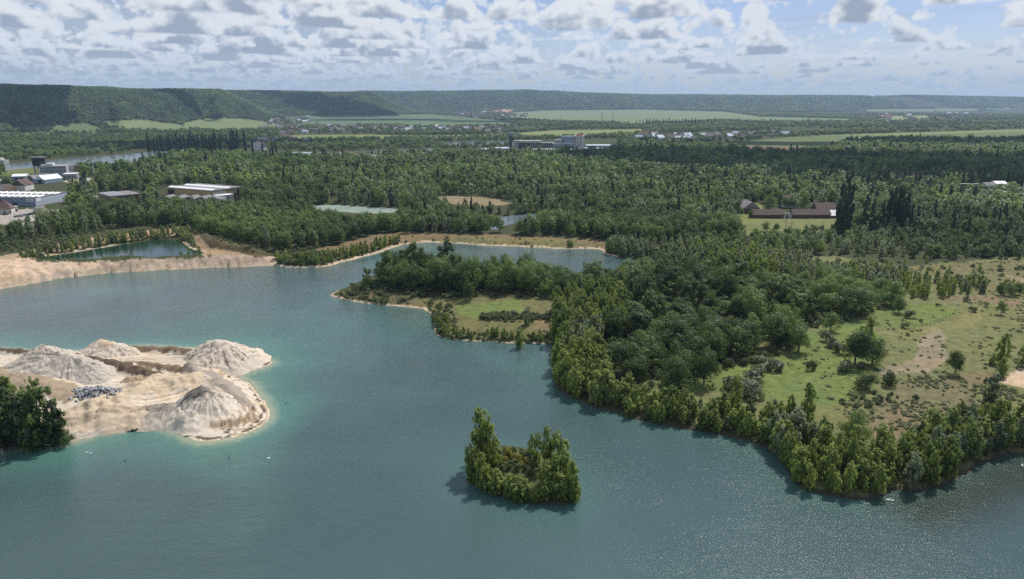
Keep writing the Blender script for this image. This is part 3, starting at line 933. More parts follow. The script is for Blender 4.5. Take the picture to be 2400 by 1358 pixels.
# -- peninsula
lb, gp = LB('on the wooded peninsula')
zone([(850, 668), (885, 652), (1000, 645), (1250, 662), (1400, 675), (1400, 700), (1300, 712), (1230, 700), (1060, 690), (930, 688)],
     {'broadleaf_tree': .72, 'ash_tree': .18, 'alder_tree': .10}, 7.0, (10.5, 18.5), lb, gp, wf=(0.95, 1.25), patch=25)
zone([(778, 693), (850, 660), (1400, 672), (1420, 700), (1380, 720), (1200, 702), (1000, 698), (900, 702), (860, 700), (800, 702)],
     {'shrub': 1}, 3.4, (4, 7), lb, gp, keep=.7, sd_rng=(1.0, 99), wf=(.9, 1.4))
lb, gp = LB('along the low shore of the peninsula')
zone([(1000, 720), (1060, 745), (1060, 770), (1310, 775), (1310, 830), (1000, 830)], {'poplar_tree': .5, 'shrub': .5}, 1.9, (2.6, 4.6), lb, gp, sd_rng=(0.6, 5.5), wf=(1.1, 1.6))
zone([(1005, 700), (1060, 715), (1070, 765), (1010, 765)], {'shrub': 1}, 2.2, (2, 3.6), lb, gp, keep=.8)
zone([(1125, 742), (1150, 738), (1330, 745), (1330, 755), (1200, 756), (1130, 752)], {'shrub': 1}, 2.2, (3.5, 6), *LB('in the hedge across the peninsula meadow'), wf=(.9, 1.3))
# -- tall trees where peninsula joins
lb, gp = LB('where the peninsula joins the shore')
zone([(1300, 730), (1400, 710), (1470, 740), (1480, 800), (1380, 830), (1300, 800)], {'willow_tree': .45, 'poplar_tree': .55}, 4.2, (11, 15), lb, gp, wf=(.9, 1.2))
# -- central dark wood
EXCL_PX += [[(1530, 720), (1580, 712), (1600, 730), (1550, 742)], [(1690, 770), (1745, 760), (1765, 782), (1700, 795)], [(1790, 715), (1850, 708), (1860, 724), (1800, 732)], [(1600, 815), (1650, 805), (1670, 830), (1610, 842)], [(1640, 672), (1700, 668), (1705, 680), (1650, 685)]]
lb, gp = LB('in the central wood right of the lake')
zone([(1400, 800), (1470, 745), (1480, 680), (1530, 640), (1850, 655), (2050, 690), (2125, 712), (2080, 735), (1990, 752), (1900, 775),
      (1850, 795), (1780, 850), (1690, 862), (1640, 890), (1540, 915), (1450, 890)],
     {'broadleaf_tree': .55, 'ash_tree': .22, 'alder_tree': .11, 'willow_tree': .12}, 9.2, (8.0, 16.0), lb, gp, wf=(0.95, 1.5), keep=.84)
zone([(1420, 820), (1470, 745), (1480, 680), (1530, 640), (1850, 650), (2110, 712), (2000, 765), (1900, 785), (1850, 830), (1700, 880), (1640, 895), (1600, 935), (1500, 930)],
     {'shrub': 1}, 4.8, (4.5, 8), lb, gp, keep=.75)
lb, gp = LB('in the pale young wood right of the lake arm')
zone([(1400, 655), (1480, 640), (1540, 590), (1600, 580), (1850, 608), (1930, 640), (2120, 655), (2100, 690), (1850, 655), (1540, 638), (1450, 672)],
     {'willow_tree': .55, 'poplar_tree': .45}, 3.7, (6, 9.5), lb, gp, wf=(.9, 1.3))
zone([(1400, 660), (1540, 615), (1700, 630), (1560, 655), (1500, 690), (1420, 690)], {'broadleaf_tree': .5, 'ash_tree': .5}, 9, (9, 12), *LB('beside the lake arm'), wf=(1, 1.2))
zone([(1404, 588), (1440, 598), (1500, 604), (1545, 600), (1530, 585), (1440, 574)], {'willow_tree': .6, 'poplar_tree': .4}, 3.0, (7, 10), *LB('in the clump at the north-east lake corner'), wf=(.9, 1.3))
# -- back meadow scrub
lb, gp = LB('scattered over the back meadow')
zone([(2080, 660), (2300, 668), (2330, 695), (2120, 712)], {'poplar_tree': .6, 'willow_tree': .2, 'broadleaf_tree': .2}, 4.6, (4.5, 7.5), lb, gp, keep=.75)
zone([(1950, 618), (2400, 612), (2600, 620), (2600, 690), (2300, 680), (2100, 650)], {'poplar_tree': .5, 'shrub': .5}, 8, (3, 6), lb, gp, keep=.45)
zone([(2330, 690), (2420, 690), (2600, 690), (2600, 705), (2330, 705)], {'poplar_tree': .5, 'broadleaf_tree': .5}, 5, (5, 8), lb, gp, keep=.8)
zone([(2080, 760), (2130, 766), (2240, 740), (2230, 728), (2100, 712), (2200, 722), (2245, 735), (2150, 775)], {'shrub': 1}, 3.0, (2, 4), lb, gp, keep=.5)
zone([(1960, 950), (2030, 925), (2120, 925), (2100, 945), (2000, 965)], {'shrub': 1}, 2.6, (2, 4), *LB('in the low scrub of the meadow'), keep=.6)
# -- scrub belt north of it, right part
lb, gp = LB('in the scrub belt below the farm')
zone([(1440, 574), (1540, 556), (1740, 556), (1985, 550), (2150, 560), (2700, 565), (2700, 620), (2400, 614), (2150, 612), (1980, 605), (1850, 600), (1700, 588), (1560, 588)],
     {'broadleaf_tree': .42, 'ash_tree': .13, 'willow_tree': .25, 'shrub': .2}, 5.4, (5.5, 9.5), lb, gp, patch=45)
# -- north-west shore
lb, gp = LB('along the far left lake shore')
zone([(640, 590), (760, 596), (880, 575), (935, 560), (960, 575), (880, 612), (760, 632), (650, 632)], {'poplar_tree': .8, 'willow_tree': .2}, 2.9, (4, 6.5), lb, gp, sd_rng=(2.5, 13), wf=(1, 1.4))
zone([(640, 592), (700, 580), (770, 588), (760, 612), (650, 622)], {'shrub': 1}, 4, (5, 7), lb, gp, sd_rng=(2, 60))
lb, gp = LB('round the small quarry pond')
zone([(40, 600), (100, 585), (240, 560), (380, 540), (440, 540), (470, 590), (420, 600), (430, 560), (200, 590), (60, 615)], {'poplar_tree': .6, 'willow_tree': .4}, 3.2, (3.5, 6.5), lb, gp, sd_rng=(1.5, 14), wf=(1, 1.4))
zone([(455, 545), (560, 560), (660, 592), (600, 598), (520, 580)], {'shrub': 1}, 3.4, (2.5, 4.5), *LB('on the earth bank beside the quarry pond'), keep=.9)
zone([(-200, 560), (0, 560), (100, 552), (240, 535), (300, 535), (200, 555), (60, 585), (-200, 610)], {'shrub': 1}, 4, (3, 6), *LB('on the bank behind the quarry pond'), keep=.85)
zone([(940, 552), (1400, 565), (1400, 582), (940, 570)], {'shrub': 1}, 9, (2.5, 5), *LB('scattered on the strip behind the lake'), keep=.4)
# -- great woods behind the lake
lb, gp = LB('at the front of the wood behind the lake')
zone([(440, 520), (560, 500), (760, 520), (1150, 525), (1400, 535), (1700, 530), (1740, 556), (1520, 572), (1400, 561), (1250, 553), (1150, 549), (1000, 546), (880, 549), (790, 575), (650, 596), (560, 565), (470, 548)],
     {'broadleaf_tree': .8, 'ash_tree': .1, 'willow_tree': .1}, 6.0, (10, 14), lb, gp)
lb, gp = LB('in the wood behind the lake')
GW = [(-300, 590), (0, 574), (60, 562), (200, 546), (330, 532), (440, 532), (560, 500), (760, 520), (1150, 525), (1400, 535), (1700, 530), (1740, 556), (1985, 548), (2150, 560), (2700, 565),
      (2700, 440), (2400, 420), (1900, 430), (1400, 430), (1000, 420), (650, 420), (560, 440), (300, 480), (100, 490), (-300, 520)]
zone(GW, {'broadleaf_tree': .36, 'alder_tree': .12, 'willow_tree': .34, 'poplar_tree': .18}, 6.9, (7, 14), lb, gp, patch=38, wf=(.8, 1.45), keep=.86)
zone(GW, {'broadleaf_tree': .6, 'columnar_poplar': .4}, 27, (13.5, 18.5), lb, gp, wf=(1.0, 1.5), patch=30)
GW2 = [(-300, 520), (100, 490), (300, 480), (560, 440), (650, 420), (1000, 420), (1400, 430), (1900, 430), (2400, 420), (2700, 440), (2700, 335), (2400, 334), (2100, 332), (1985, 336), (1950, 352), (1860, 366), (1735, 362),
       (1690, 350), (1480, 352), (1440, 362), (1200, 366), (900, 372), (640, 378), (560, 370), (430, 372), (330, 384), (200, 405), (-300, 412)]
lb, gp = LB('in the far part of the wood')
zone(GW2, {'broadleaf_tree': .46, 'alder_tree': .08, 'willow_tree': .28, 'poplar_tree': .12, 'columnar_poplar': .06}, 8.8, (8, 16), lb, gp, patch=60, wf=(.85, 1.5), keep=.88)
zone(GW2, {'broadleaf_tree': .7, 'columnar_poplar': .3}, 36, (16, 21), lb, gp, wf=(1.1, 1.6), patch=40)

# -- columnar poplars
for i in range(26):
    hero('columnar_poplar', 352 + i * 8.2 + rng.uniform(-3, 3), 352 + rng.uniform(-3, 3), 309 + rng.uniform(-3, 8), 'dark narrow poplar in the dense row across the river', 'dark poplars across the river', 1.3)
for px, pb, pt in [(545, 352, 303), (560, 352, 305), (575, 351, 303)]:
    hero('columnar_poplar', px, pb, pt, 'one of three dark poplar spires above the poplar row', 'three tallest poplar spires', 1.0)
for px, pb, pt in [(540, 368, 330), (553, 368, 329), (577, 368, 329), (594, 369, 328), (617, 369, 327), (640, 368, 327), (648, 367, 328)]:
    hero('columnar_poplar', px, pb, pt, 'dark narrow poplar spaced along the road behind the wood', 'poplars spaced along the road', .85)
for px in (418, 430, 436, 446, 456, 465, 490, 498):
    hero('columnar_poplar', px, 372 + rng.uniform(-2, 3), 333 + rng.uniform(-2, 3), 'dark narrow poplar in the front group by the river', 'front group of poplars by the river', .8)
hero('columnar_poplar', 202, 452, 402, 'single dark columnar poplar in front of the old works', None, 1.3)
for px, pb, pt in [(1962, 560, 425), (1972, 562, 414), (1984, 560, 430), (1978, 566, 470)]:
    hero('columnar_poplar', px, pb, pt, 'very tall dark poplar at the right end of the farm', 'tall poplars beside the farm', .9)
for px, pb, pt in [(2023, 552, 455), (2040, 552, 466), (2062, 548, 470), (2076, 545, 445), (2086, 546, 438), (2096, 546, 440), (2106, 548, 446), (2118, 552, 450), (2130, 556, 480), (2145, 552, 485)]:
    hero('columnar_poplar', px, pb, pt, 'dark poplar in the row right of the farm', 'poplar row right of the farm', .95)
for px, pb, pt in [(2228, 560, 488), (2322, 545, 485), (2335, 548, 490), (2392, 540, 470)]:
    hero('columnar_poplar', px, pb, pt, 'dark poplar standing out of the scrub far right', 'poplars in the right-hand scrub', 1.0)
for i in range(40):
    hero('columnar_poplar', 1905 + i * 12.5 + rng.uniform(-5, 5), 440 + rng.uniform(-3, 4), 398 + rng.uniform(-3, 12), 'slender poplar in the long row behind the right-hand wood', 'long row of slender poplars', 1.3)
for i in range(26):
    hero('columnar_poplar', 1492 + i * 7.6, 293 + rng.uniform(-1, 1), 279 + rng.uniform(-1, 4), 'tiny poplar in the far row on the valley floor', 'far poplar row on the valley floor', 1.5)

# -- single trees of the meadows
hero('willow_tree', 1236, 764, 712, 'pale upright tree on the peninsula meadow, by the hedge end', None, 1.1)
hero('poplar_tree', 1217, 801, 754, 'bright conical tree on the peninsula shore below the hedge end', None, 1.3)
hero('broadleaf_tree', 1100, 706, 655, 'round dark tree standing just in front of the peninsula wood', None, 1.0)
hero('columnar_poplar', 1396, 742, 662, 'dark columnar tree at the right end of the peninsula', None, 1.3)
hero('broadleaf_tree', 2237, 882, 815, 'lone dark egg-shaped tree in the middle of the right meadow', None, .85)
hero('broadleaf_tree', 1870, 830, 758, 'broad dark round tree at the edge of the green meadow', None, 1.25)
hero('broadleaf_tree', 1830, 822, 765, 'round dark tree left of the broad meadow-edge tree', None, 1.1)
hero('broadleaf_tree', 2002, 862, 762, 'large dark bushy tree between the green and dry meadow', None, 1.0)
hero('broadleaf_tree', 2042, 862, 790, 'lower dark right half of the big tree pair in the meadow', None, 1.1)
hero('poplar_tree', 2030, 830, 745, 'lighter green tree top rising behind the big meadow trees', None, 1.2)
hero('broadleaf_tree', 1945, 785, 732, 'dark conical tree at the meadow corner of the central wood', None, 1.1)
hero('shrub', 1900, 873, 838, 'lone small dark bush on the green meadow', None, .62)
hero('hawthorn_bush', 1979, 878, 842, 'white-flowering round bush left of the dark meadow bushes', None, .8)
hero('hawthorn_bush', 2016, 872, 850, 'small pale bush below the big meadow tree', None, .8)
hero('shrub', 2030, 918, 864, 'largest dark bush of the lower meadow', None, .75)
hero('shrub', 2082, 908, 862, 'dark round bush right of the largest meadow bush', None, .75)
hero('hawthorn_bush', 1935, 808, 776, 'whitish bush in the hedge right of the broad tree', None, .8)
hero('hawthorn_bush', 1948, 822, 790, 'greyish blossoming bush near the hedge middle', None, .8)
hero('hawthorn_bush', 1966, 836, 802, 'white blossoming bush at the hedge lower end', None, .8)
hero('hawthorn_bush', 1790, 868, 826, 'blossoming bush at the top of the diagonal hedge', None, 1.0)
hero('hawthorn_bush', 1815, 872, 832, 'dark flecked bush beside the top of the diagonal hedge', None, .9)
hero('hawthorn_bush', 1776, 884, 846, 'blossoming bush second from top of the diagonal hedge', None, 1.0)
hero('hawthorn_bush', 1764, 902, 862, 'blossoming bush in the middle of the diagonal hedge', None, 1.0)
hero('hawthorn_bush', 1740, 925, 868, 'big blossoming bush low in the diagonal hedge', None, .9)
hero('hawthorn_bush', 1765, 932, 882, 'big dark blossoming bush at the foot of the diagonal hedge', None, .8)
hero('hawthorn_bush', 1712, 912, 875, 'pale blossoming bush left of the slim meadow poplar', None, .9)
hero('poplar_tree', 1723, 950, 868, 'slim pointed tree in front of the blossoming hedge', None, 1.0)
hero('shrub', 1700, 868, 838, 'small pale young tree at the edge of the grass pocket', None, .55)
hero('broadleaf_tree', 1650, 902, 805, 'round dark tree over the grass pocket', None, .9)
hero('broadleaf_tree', 1580, 928, 820, 'large dark tree at the lower edge of the central wood', None, 1.0)
hero('broadleaf_tree', 1995, 1060, 948, 'dark broad tree inside the shore corner', None, .8)
hero('poplar_tree', 1890, 1010, 895, 'tall bright poplar rising from the shore belt', None, .9)
hero('ash_tree', 1893, 950, 893, 'dark thin-topped tree behind the shore belt', None, .8)
hero('poplar_tree', 2081, 1058, 988, 'slim lone poplar on the brown meadow near the shore', None, .65)
hero('hawthorn_bush', 2131, 752, 726, 'grey round bush on the small fenced meadow', None, .75)
hero('shrub', 2126, 796, 786, 'dark small bush on the square of rough grass', None, 1.0)
hero('shrub', 2119, 777, 758, 'small shrub on the fence line', None, .7)
hero('broadleaf_tree', 2105, 740, 695, 'dark tree at the tip of the central wood', None, 1.0)
hero('broadleaf_tree', 2345, 742, 700, 'dark bushy tree on the far right meadow', None, .8)
hero('shrub', 2310, 722, 711, 'dark little bush on the far meadow track', None, 1.1)
hero('shrub', 2278, 736, 718, 'dark bush beside the far meadow track', None, .8)
hero('hawthorn_bush', 2264, 712, 694, 'pale round little tree beside the far track', None, .7)
hero('poplar_tree', 2345, 858, 782, 'tall bright tree on the right meadow rim', None, 1.2)
hero('poplar_tree', 2322, 860, 834, 'small tree left of the tall tree on the meadow rim', None, 1.8)
hero('poplar_tree', 2345, 885, 838, 'bright young conical tree beside the bare sand patch', None, 1.4)
hero('willow_tree', 2320, 948, 862, 'tall grey-green tree left of the bare sand patch', None, 1.2)
hero('poplar_tree', 2392, 862, 808, 'slim tree at the right picture edge above the sand patch', None, 1.0)
hero('shrub', 2145, 940, 920, 'small dark shrub alone on the lower dry meadow', None, .7)
hero('shrub', 2210, 930, 922, 'tiny dark shrub on the dry meadow', None, .5)
hero('broadleaf_tree', 1335, 585, 553, 'lone round tree on the far lake beach', None, 1.0, 1.0)
for px, pb, pt in [(1148, 530, 488), (1170, 545, 496)]:
    hero('broadleaf_tree', px, pb, pt, 'dark tree beside the small bright pool', 'dark trees beside the bright pool', 1.0)
# peninsula tip skyline
for px, pb, pt, k, l in [(908, 668, 580, 'ash_tree', 'tall ragged tree left on the peninsula skyline'), (930, 664, 590, 'broadleaf_tree', 'tall dark tree on the peninsula left of centre'),
                         (975, 662, 560, 'ash_tree', 'tallest ragged tree of the peninsula skyline'), (1048, 660, 558, 'ash_tree', 'ragged half bare tree top on the peninsula'),
                         (1010, 668, 585, 'broadleaf_tree', 'broad dark tree between the two ragged peninsula trees'), (1190, 690, 600, 'broadleaf_tree', 'big round tree in the middle of the peninsula'),
                         (1265, 690, 612, 'broadleaf_tree', 'round dark tree against the lake arm'), (862, 678, 622, 'ash_tree', 'thin pale tree near the peninsula tip'),
                         (1100, 690, 590, 'broadleaf_tree', 'domed dark tree on the peninsula crest')]:
    hero(k, px, pb, pt, l, None, .95)
# lower-left trees beside the sand
for px, pb, pt, k, w, l in [(100, 1036, 868, 'alder_tree', 1.35, 'large dark upright tree in the lower left tree group'), (55, 1040, 900, 'willow_tree', 1.5, 'pale tree left in the lower left tree group'),
                            (10, 1045, 868, 'alder_tree', 1.5, 'dark tree cut by the left picture edge'), (134, 1036, 925, 'alder_tree', 1.35, 'dark tree right in the lower left group'),
                            (-40, 1050, 850, 'broadleaf_tree', 1.1, 'dark tree just outside the left edge'), (30, 1000, 880, 'poplar_tree', 1.5, 'rounded tree behind the lower left group'),
                            (80, 1045, 960, 'poplar_tree', 1.6, 'lower bushy poplar at the waterside, lower left'), (150, 1035, 985, 'shrub', .8, 'dark bush at the foot of the sand bank')]:
    hero(k, px, pb, pt, l, None, w, 1.2)
# trees round the farm
for px, pb, pt, k, w, l in [(1736, 508, 486, 'broadleaf_tree', 1.0, 'round dark tree left of the gabled barn'), (1761, 512, 488, 'broadleaf_tree', 1.1, 'round dark tree before the gabled barn'),
                            (1801, 500, 450, 'broadleaf_tree', .9, 'dark spreading tree between barn and farmhouse'), (1884, 498, 452, 'broadleaf_tree', .7, 'dark tree right of the farmhouse'),
                            (1826, 486, 452, 'alder_tree', 1.0, 'dark upright tree left behind the farmhouse'), (1794, 546, 518, 'broadleaf_tree', 1.0, 'dark round tree on the farm meadow, left of the poles'),
                            (1818, 547, 521, 'broadleaf_tree', 1.0, 'second dark tree on the farm meadow, left of the poles'), (1906, 540, 524, 'shrub', .9, 'dark bush on the farm meadow, right of the poles'),
                            (1700, 548, 515, 'broadleaf_tree', 1.0, 'dark tree at the left corner of the farm meadow'), (1720, 552, 522, 'broadleaf_tree', 1.1, 'lower dark tree at the left corner of the farm meadow'),
                            (1925, 541, 527, 'shrub', 1.0, 'bush at the right part of the farm meadow'), (1950, 545, 524, 'alder_tree', 1.2, 'upright tree at the right corner of the farm meadow')]:
    hero(k, px, pb, pt, l, None, w, 3.0)
# island
isl = 'upright leafy poplar on the small island rim'
for px, pb, pt, w in [(1128, 1085, 948, 1.1), (1140, 1100, 962, .9), (1115, 1110, 1000, 1.1), (1155, 1110, 1010, 1.0), (1108, 1125, 1040, 1.1), (1130, 1140, 1050, 1.1),
                      (1300, 1100, 998, .9), (1282, 1105, 1000, .9), (1312, 1115, 1005, 1.0), (1258, 1095, 1012, .8), (1245, 1085, 1022, .7),
                      (1325, 1140, 1045, 1.1), (1340, 1160, 1070, 1.1), (1345, 1172, 1100, 1.2), (1300, 1150, 1060, 1.2), (1280, 1160, 1075, 1.2)]:
    hero('poplar_tree', px, pb, pt, isl, 'poplars on the small island', w, .8)
for t in np.linspace(0, 1, 26):
    q = np.interp(t, [0, .5, 1], [1112, 1215, 1350]); w_ = np.interp(t, [0, .3, .6, 1], [1134, 1162, 1178, 1172])
    hero('poplar_tree', q + rng.uniform(-4, 4), w_ - rng.uniform(0, 12), w_ - 46 - rng.uniform(0, 24), 'bushy young poplar along the front edge of the island', 'young poplars on the island front', rng.uniform(1.3, 1.7), .6)
for px, pb, pt, k in [(1185, 1075, 1048, 'gorse_bush'), (1200, 1085, 1060, 'gorse_bush'), (1215, 1090, 1068, 'gorse_bush'), (1180, 1095, 1070, 'gorse_bush'), (1230, 1095, 1075, 'gorse_bush'),
                      (1225, 1078, 1050, 'shrub'), (1240, 1085, 1060, 'shrub'), (1170, 1085, 1055, 'shrub'), (1205, 1072, 1050, 'shrub'), (1195, 1105, 1082, 'shrub'), (1212, 1112, 1090, 'shrub'), (1232, 1112, 1092, 'shrub'), (1248, 1102, 1080, 'shrub'), (1178, 1112, 1088, 'shrub'), (1222, 1102, 1084, 'gorse_bush'), (1205, 1098, 1080, 'shrub'), (1240, 1122, 1100, 'shrub'), (1160, 1102, 1078, 'shrub')]:
    if k == 'gorse_bush':
        hero(k, px, pb, pt, 'yellow-flowering bush in the hollow of the island', 'yellow bushes on the island', .8, 1.2)
    else:
        hero(k, px, pb, pt, 'green bush in the hollow of the island', 'green bushes in the island hollow', .8, 1.2)

# split individuals / stuff
N_MAX = 285
HEROES = [t for t in TREES if len(t) > 8]
REST = [t for t in TREES if len(t) == 8]
cnt = {}
for t in HEROES: cnt[t[0]] = cnt.get(t[0], 0) + 1
xs = np.array([t[1] for t in REST]); ys = np.array([t[2] for t in REST]); hs = np.array([t[3] for t in REST])
ppx, ppy = PIX(xs, ys, 2.5 + hs * .6)
size = hs / np.hypot(xs, ys)
size = np.where((ppx > -5) & (ppx < 2405) & (ppy < 1360), size, 0)
order = np.argsort(-size)
single = np.zeros(len(REST), bool)
for i in order:
    if size[i] <= 0: break
    k = REST[i][0]
    if cnt.get(k, 0) < N_MAX:
        cnt[k] = cnt.get(k, 0) + 1
        single[i] = True
IND = HEROES + [REST[i] for i in np.nonzero(single)[0]]
STUFF = [REST[i] for i in np.nonzero(~single)[0]]
print('trees', len(IND), len(STUFF), cnt)

SPIT_RIDGES = [   # crest line (photo px on the ground), height, half width, colour
    ([(122, 838), (200, 849), (280, 868), (372, 895)], 2.3, 2.2, (0.115, 0.085, 0.06)),
    ([(275, 819), (380, 822), (455, 830)], 2.0, 2.0, (0.17, 0.125, 0.085)),
    ([(-60, 822), (0, 824), (85, 831)], 1.8, 1.8, (0.13, 0.10, 0.07)),
    ([(312, 862), (400, 870), (452, 876)], 1.9, 1.8, (0.20, 0.15, 0.10)),
    ([(452, 876), (515, 888), (545, 912), (568, 940)], 1.7, 2.6, (0.33, 0.29, 0.24)),
    ([(235, 955), (320, 925), (400, 905), (445, 900)], 3.0, 5.0, (0.49, 0.405, 0.29)),
    ([(170, 985), (230, 975), (330, 972)], 2.2, 5.0, (0.48, 0.395, 0.29)),
    ([(-60, 880), (0, 880), (60, 900), (160, 930)], 1.6, 5.0, (0.30, 0.24, 0.17)),
]
SPIT_TRACKS = [[(0, 850), (60, 850)], [(380, 905), (440, 893), (505, 905), (545, 945), (560, 985)], [(370, 912), (440, 900), (495, 915), (530, 950)], [(260, 860), (340, 852), (440, 850)],
               [(290, 945), (360, 930), (430, 915)], [(250, 915), (330, 912), (400, 898)], [(300, 845), (400, 840), (450, 846)], [(560, 935), (585, 965), (575, 1000)]]
def line_d(x, y, L, rch=30):
    d = np.full(x.shape, rch * 1.0)
    for (x1, y1), (x2, y2) in zip(L[:-1], L[1:]):
        ex, ey = x2 - x1, y2 - y1
        t = np.clip(((x - x1) * ex + (y - y1) * ey) / (ex * ex + ey * ey), 0, 1)
        d = np.minimum(d, np.hypot(x - x1 - t * ex, y - y1 - t * ey))
    return d
def spit_z(x, y, cols=False):
    sd = sdist(x, y, SPIT, 60)
    wx = x + fbm(x / 3, y / 3, 201, 3) * 1.2; wy = y + fbm(x / 3, y / 3, 205, 3) * 1.2
    z = -0.5 + 0.62 * sst(sd, -2, 1) + 0.55 * sst(sd, 0, 4)
    scarp = 4.5 + 2.5 * fbm(x / 12, y / 12, 210, 2)
    z = z + 1.5 * sst(sd, scarp, scarp + 1.8) + 0.8 * sst(sd, 8, 25)
    z = z + fbm(x / 9, y / 9, 212, 4) * 0.55 * sst(sd, 2, 8) + fbm(x / 1.6, y / 1.6, 216, 3) * 0.12 * sst(sd, 1, 3)
    C = np.broadcast_to(np.array([0.57, 0.505, 0.415]), x.shape + (3,)).copy() if cols else None
    if cols:
        n = (fbm(x / 7, y / 7, 220, 4) * .5 + .5)[..., None]
        C = C * (0.90 + 0.2 * n) * np.where(n > .62, np.array([1.0, 0.93, 0.84]), 1.0)
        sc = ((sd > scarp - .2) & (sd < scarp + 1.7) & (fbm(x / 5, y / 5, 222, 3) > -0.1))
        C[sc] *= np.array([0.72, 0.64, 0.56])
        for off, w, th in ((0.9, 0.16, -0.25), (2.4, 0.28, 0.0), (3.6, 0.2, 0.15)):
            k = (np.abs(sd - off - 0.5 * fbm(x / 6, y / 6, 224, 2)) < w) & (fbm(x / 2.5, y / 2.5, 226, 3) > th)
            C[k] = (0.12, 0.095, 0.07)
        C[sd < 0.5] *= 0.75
        for L in SPIT_TRACKS:
            W = [G(*p, 2.3) for p in L]
            d = line_d(wx * .4 + x * .6, wy * .4 + y * .6, W)
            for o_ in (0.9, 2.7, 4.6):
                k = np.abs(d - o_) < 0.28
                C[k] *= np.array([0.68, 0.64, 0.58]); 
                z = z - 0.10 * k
    for L, h, w, c in SPIT_RIDGES:
        W = [G(*p, 2.5) for p in L]
        d = line_d(wx, wy, W)
        e = sst(1 - d / (w * 2.0), 0, 1) * (1 + 0.5 * fbm(x / 2.5, y / 2.5, 230, 3))
        z = z + h * e
        if cols:
            k = (d < w * (1.1 + .5 * fbm(x / 2, y / 2, 233, 2)))
            C[k] = np.array(c)
    return (z, sd, C) if cols else (z, sd)

def tree_z(x, y):
    z = ground_z(x, y)
    zs, sd = spit_z(x, y)
    return np.where(sd > 0, zs, z)

zi = tree_z(np.array([t[1] for t in IND]), np.array([t[2] for t in IND]))
blos = {}
for t, z in zip(IND, zi):
    kind, x, y, h, wf, label, group, cat = t[:8]
    d = math.hypot(x, y)
    lod = 'hi' if h / d > 0.03 else 'mid'
    if h / d < 0.012: lod = 'lo'
    var = rng.randint(4)
    r = empty({'poplar_tree': 'poplar_tree'}.get(kind, kind), x, y, max(0.1, float(z)) - 0.1, rng.uniform(0, 6.28))
    tag(r, label, cat, group)
    w = h * wf * (1.1 if LEAFMAT[kind][0] == 'poplar' else 1.0)
    r.scale = (w, w, h)
    c = link('crown', proto(kind, lod, var), r)
    link('trunk' if LEAFMAT[kind][0] != 'bush' else 'stem', tproto(kind, var), r)
    if kind == 'hawthorn_bush':
        k = (lod, var)
        if k not in blos:
            n, s = LODS[lod]
            V, Fc = crown('bush', n // 4, s * PK['bush'] * .8, var * 13 + hash_s('bush'))
            V = V * 1.03
            sel = V.reshape(-1, 4, 3)[:, :, 2].mean(1) > 0.25
            V = V.reshape(-1, 4, 3)[sel].reshape(-1, 3)
            blos[k] = mesh_np('blossom', V, np.arange(len(V)).reshape(-1, 4), L_BLOS)
        link('blossom', blos[k], r)

# masses of further trees: one object per kind, instanced crowns
def gn_scatter(name, pts, hts, wfs, protos, label, cat, rngs):
    n = len(pts)
    me = bpy.data.meshes.new(name)
    me.vertices.add(n)
    me.vertices.foreach_set('co', np.asarray(pts, np.float32).ravel())
    for an, typ, arr in (('idx', 'INT', rngs.randint(0, len(protos), n).astype(np.int32)), ('rot', 'FLOAT', rngs.uniform(0, 6.28, n).astype(np.float32)),
                         ('sw', 'FLOAT', np.asarray(wfs, np.float32)), ('sh', 'FLOAT', np.asarray(hts, np.float32))):
        a = me.attributes.new(an, typ, 'POINT')
        a.data.foreach_set('value', arr)
    me.update()
    colp = bpy.data.collections.new(name + '_kinds')
    for i, pm in enumerate(protos):
        colp.objects.link(bpy.data.objects.new('%s_kind_%02d' % (name, i), pm))
    g = bpy.data.node_groups.new(name + '_scatter', 'GeometryNodeTree')
    g.interface.new_socket('Geometry', in_out='INPUT', socket_type='NodeSocketGeometry')
    g.interface.new_socket('Geometry', in_out='OUTPUT', socket_type='NodeSocketGeometry')
    gi = g.nodes.new('NodeGroupInput'); go = g.nodes.new('NodeGroupOutput')
    ci = g.nodes.new('GeometryNodeCollectionInfo')
    ci.inputs['Collection'].default_value = colp
    ci.inputs['Separate Children'].default_value = True
    ci.inputs['Reset Children'].default_value = True
    ip = g.nodes.new('GeometryNodeInstanceOnPoints')
    ip.inputs['Pick Instance'].default_value = True
    def attr(nm, typ):
        q = g.nodes.new('GeometryNodeInputNamedAttribute'); q.data_type = typ; q.inputs['Name'].default_value = nm
        return q.outputs['Attribute']
    cr = g.nodes.new('ShaderNodeCombineXYZ'); cs = g.nodes.new('ShaderNodeCombineXYZ')
    L = g.links
    L.new(attr('rot', 'FLOAT'), cr.inputs[2])
    sw = attr('sw', 'FLOAT')
    L.new(sw, cs.inputs[0]); L.new(sw, cs.inputs[1]); L.new(attr('sh', 'FLOAT'), cs.inputs[2])
    L.new(gi.outputs[0], ip.inputs['Points']); L.new(ci.outputs[0], ip.inputs['Instance'])
    L.new(attr('idx', 'INT'), ip.inputs['Instance Index'])
    L.new(cr.outputs[0], ip.inputs['Rotation']); L.new(cs.outputs[0], ip.inputs['Scale'])
    L.new(ip.outputs[0], go.inputs[0])
    o = link(name, me)
    md = o.modifiers.new('scatter', 'NODES'); md.node_group = g
    tag(o, label, cat, None, 'stuff')
    return o

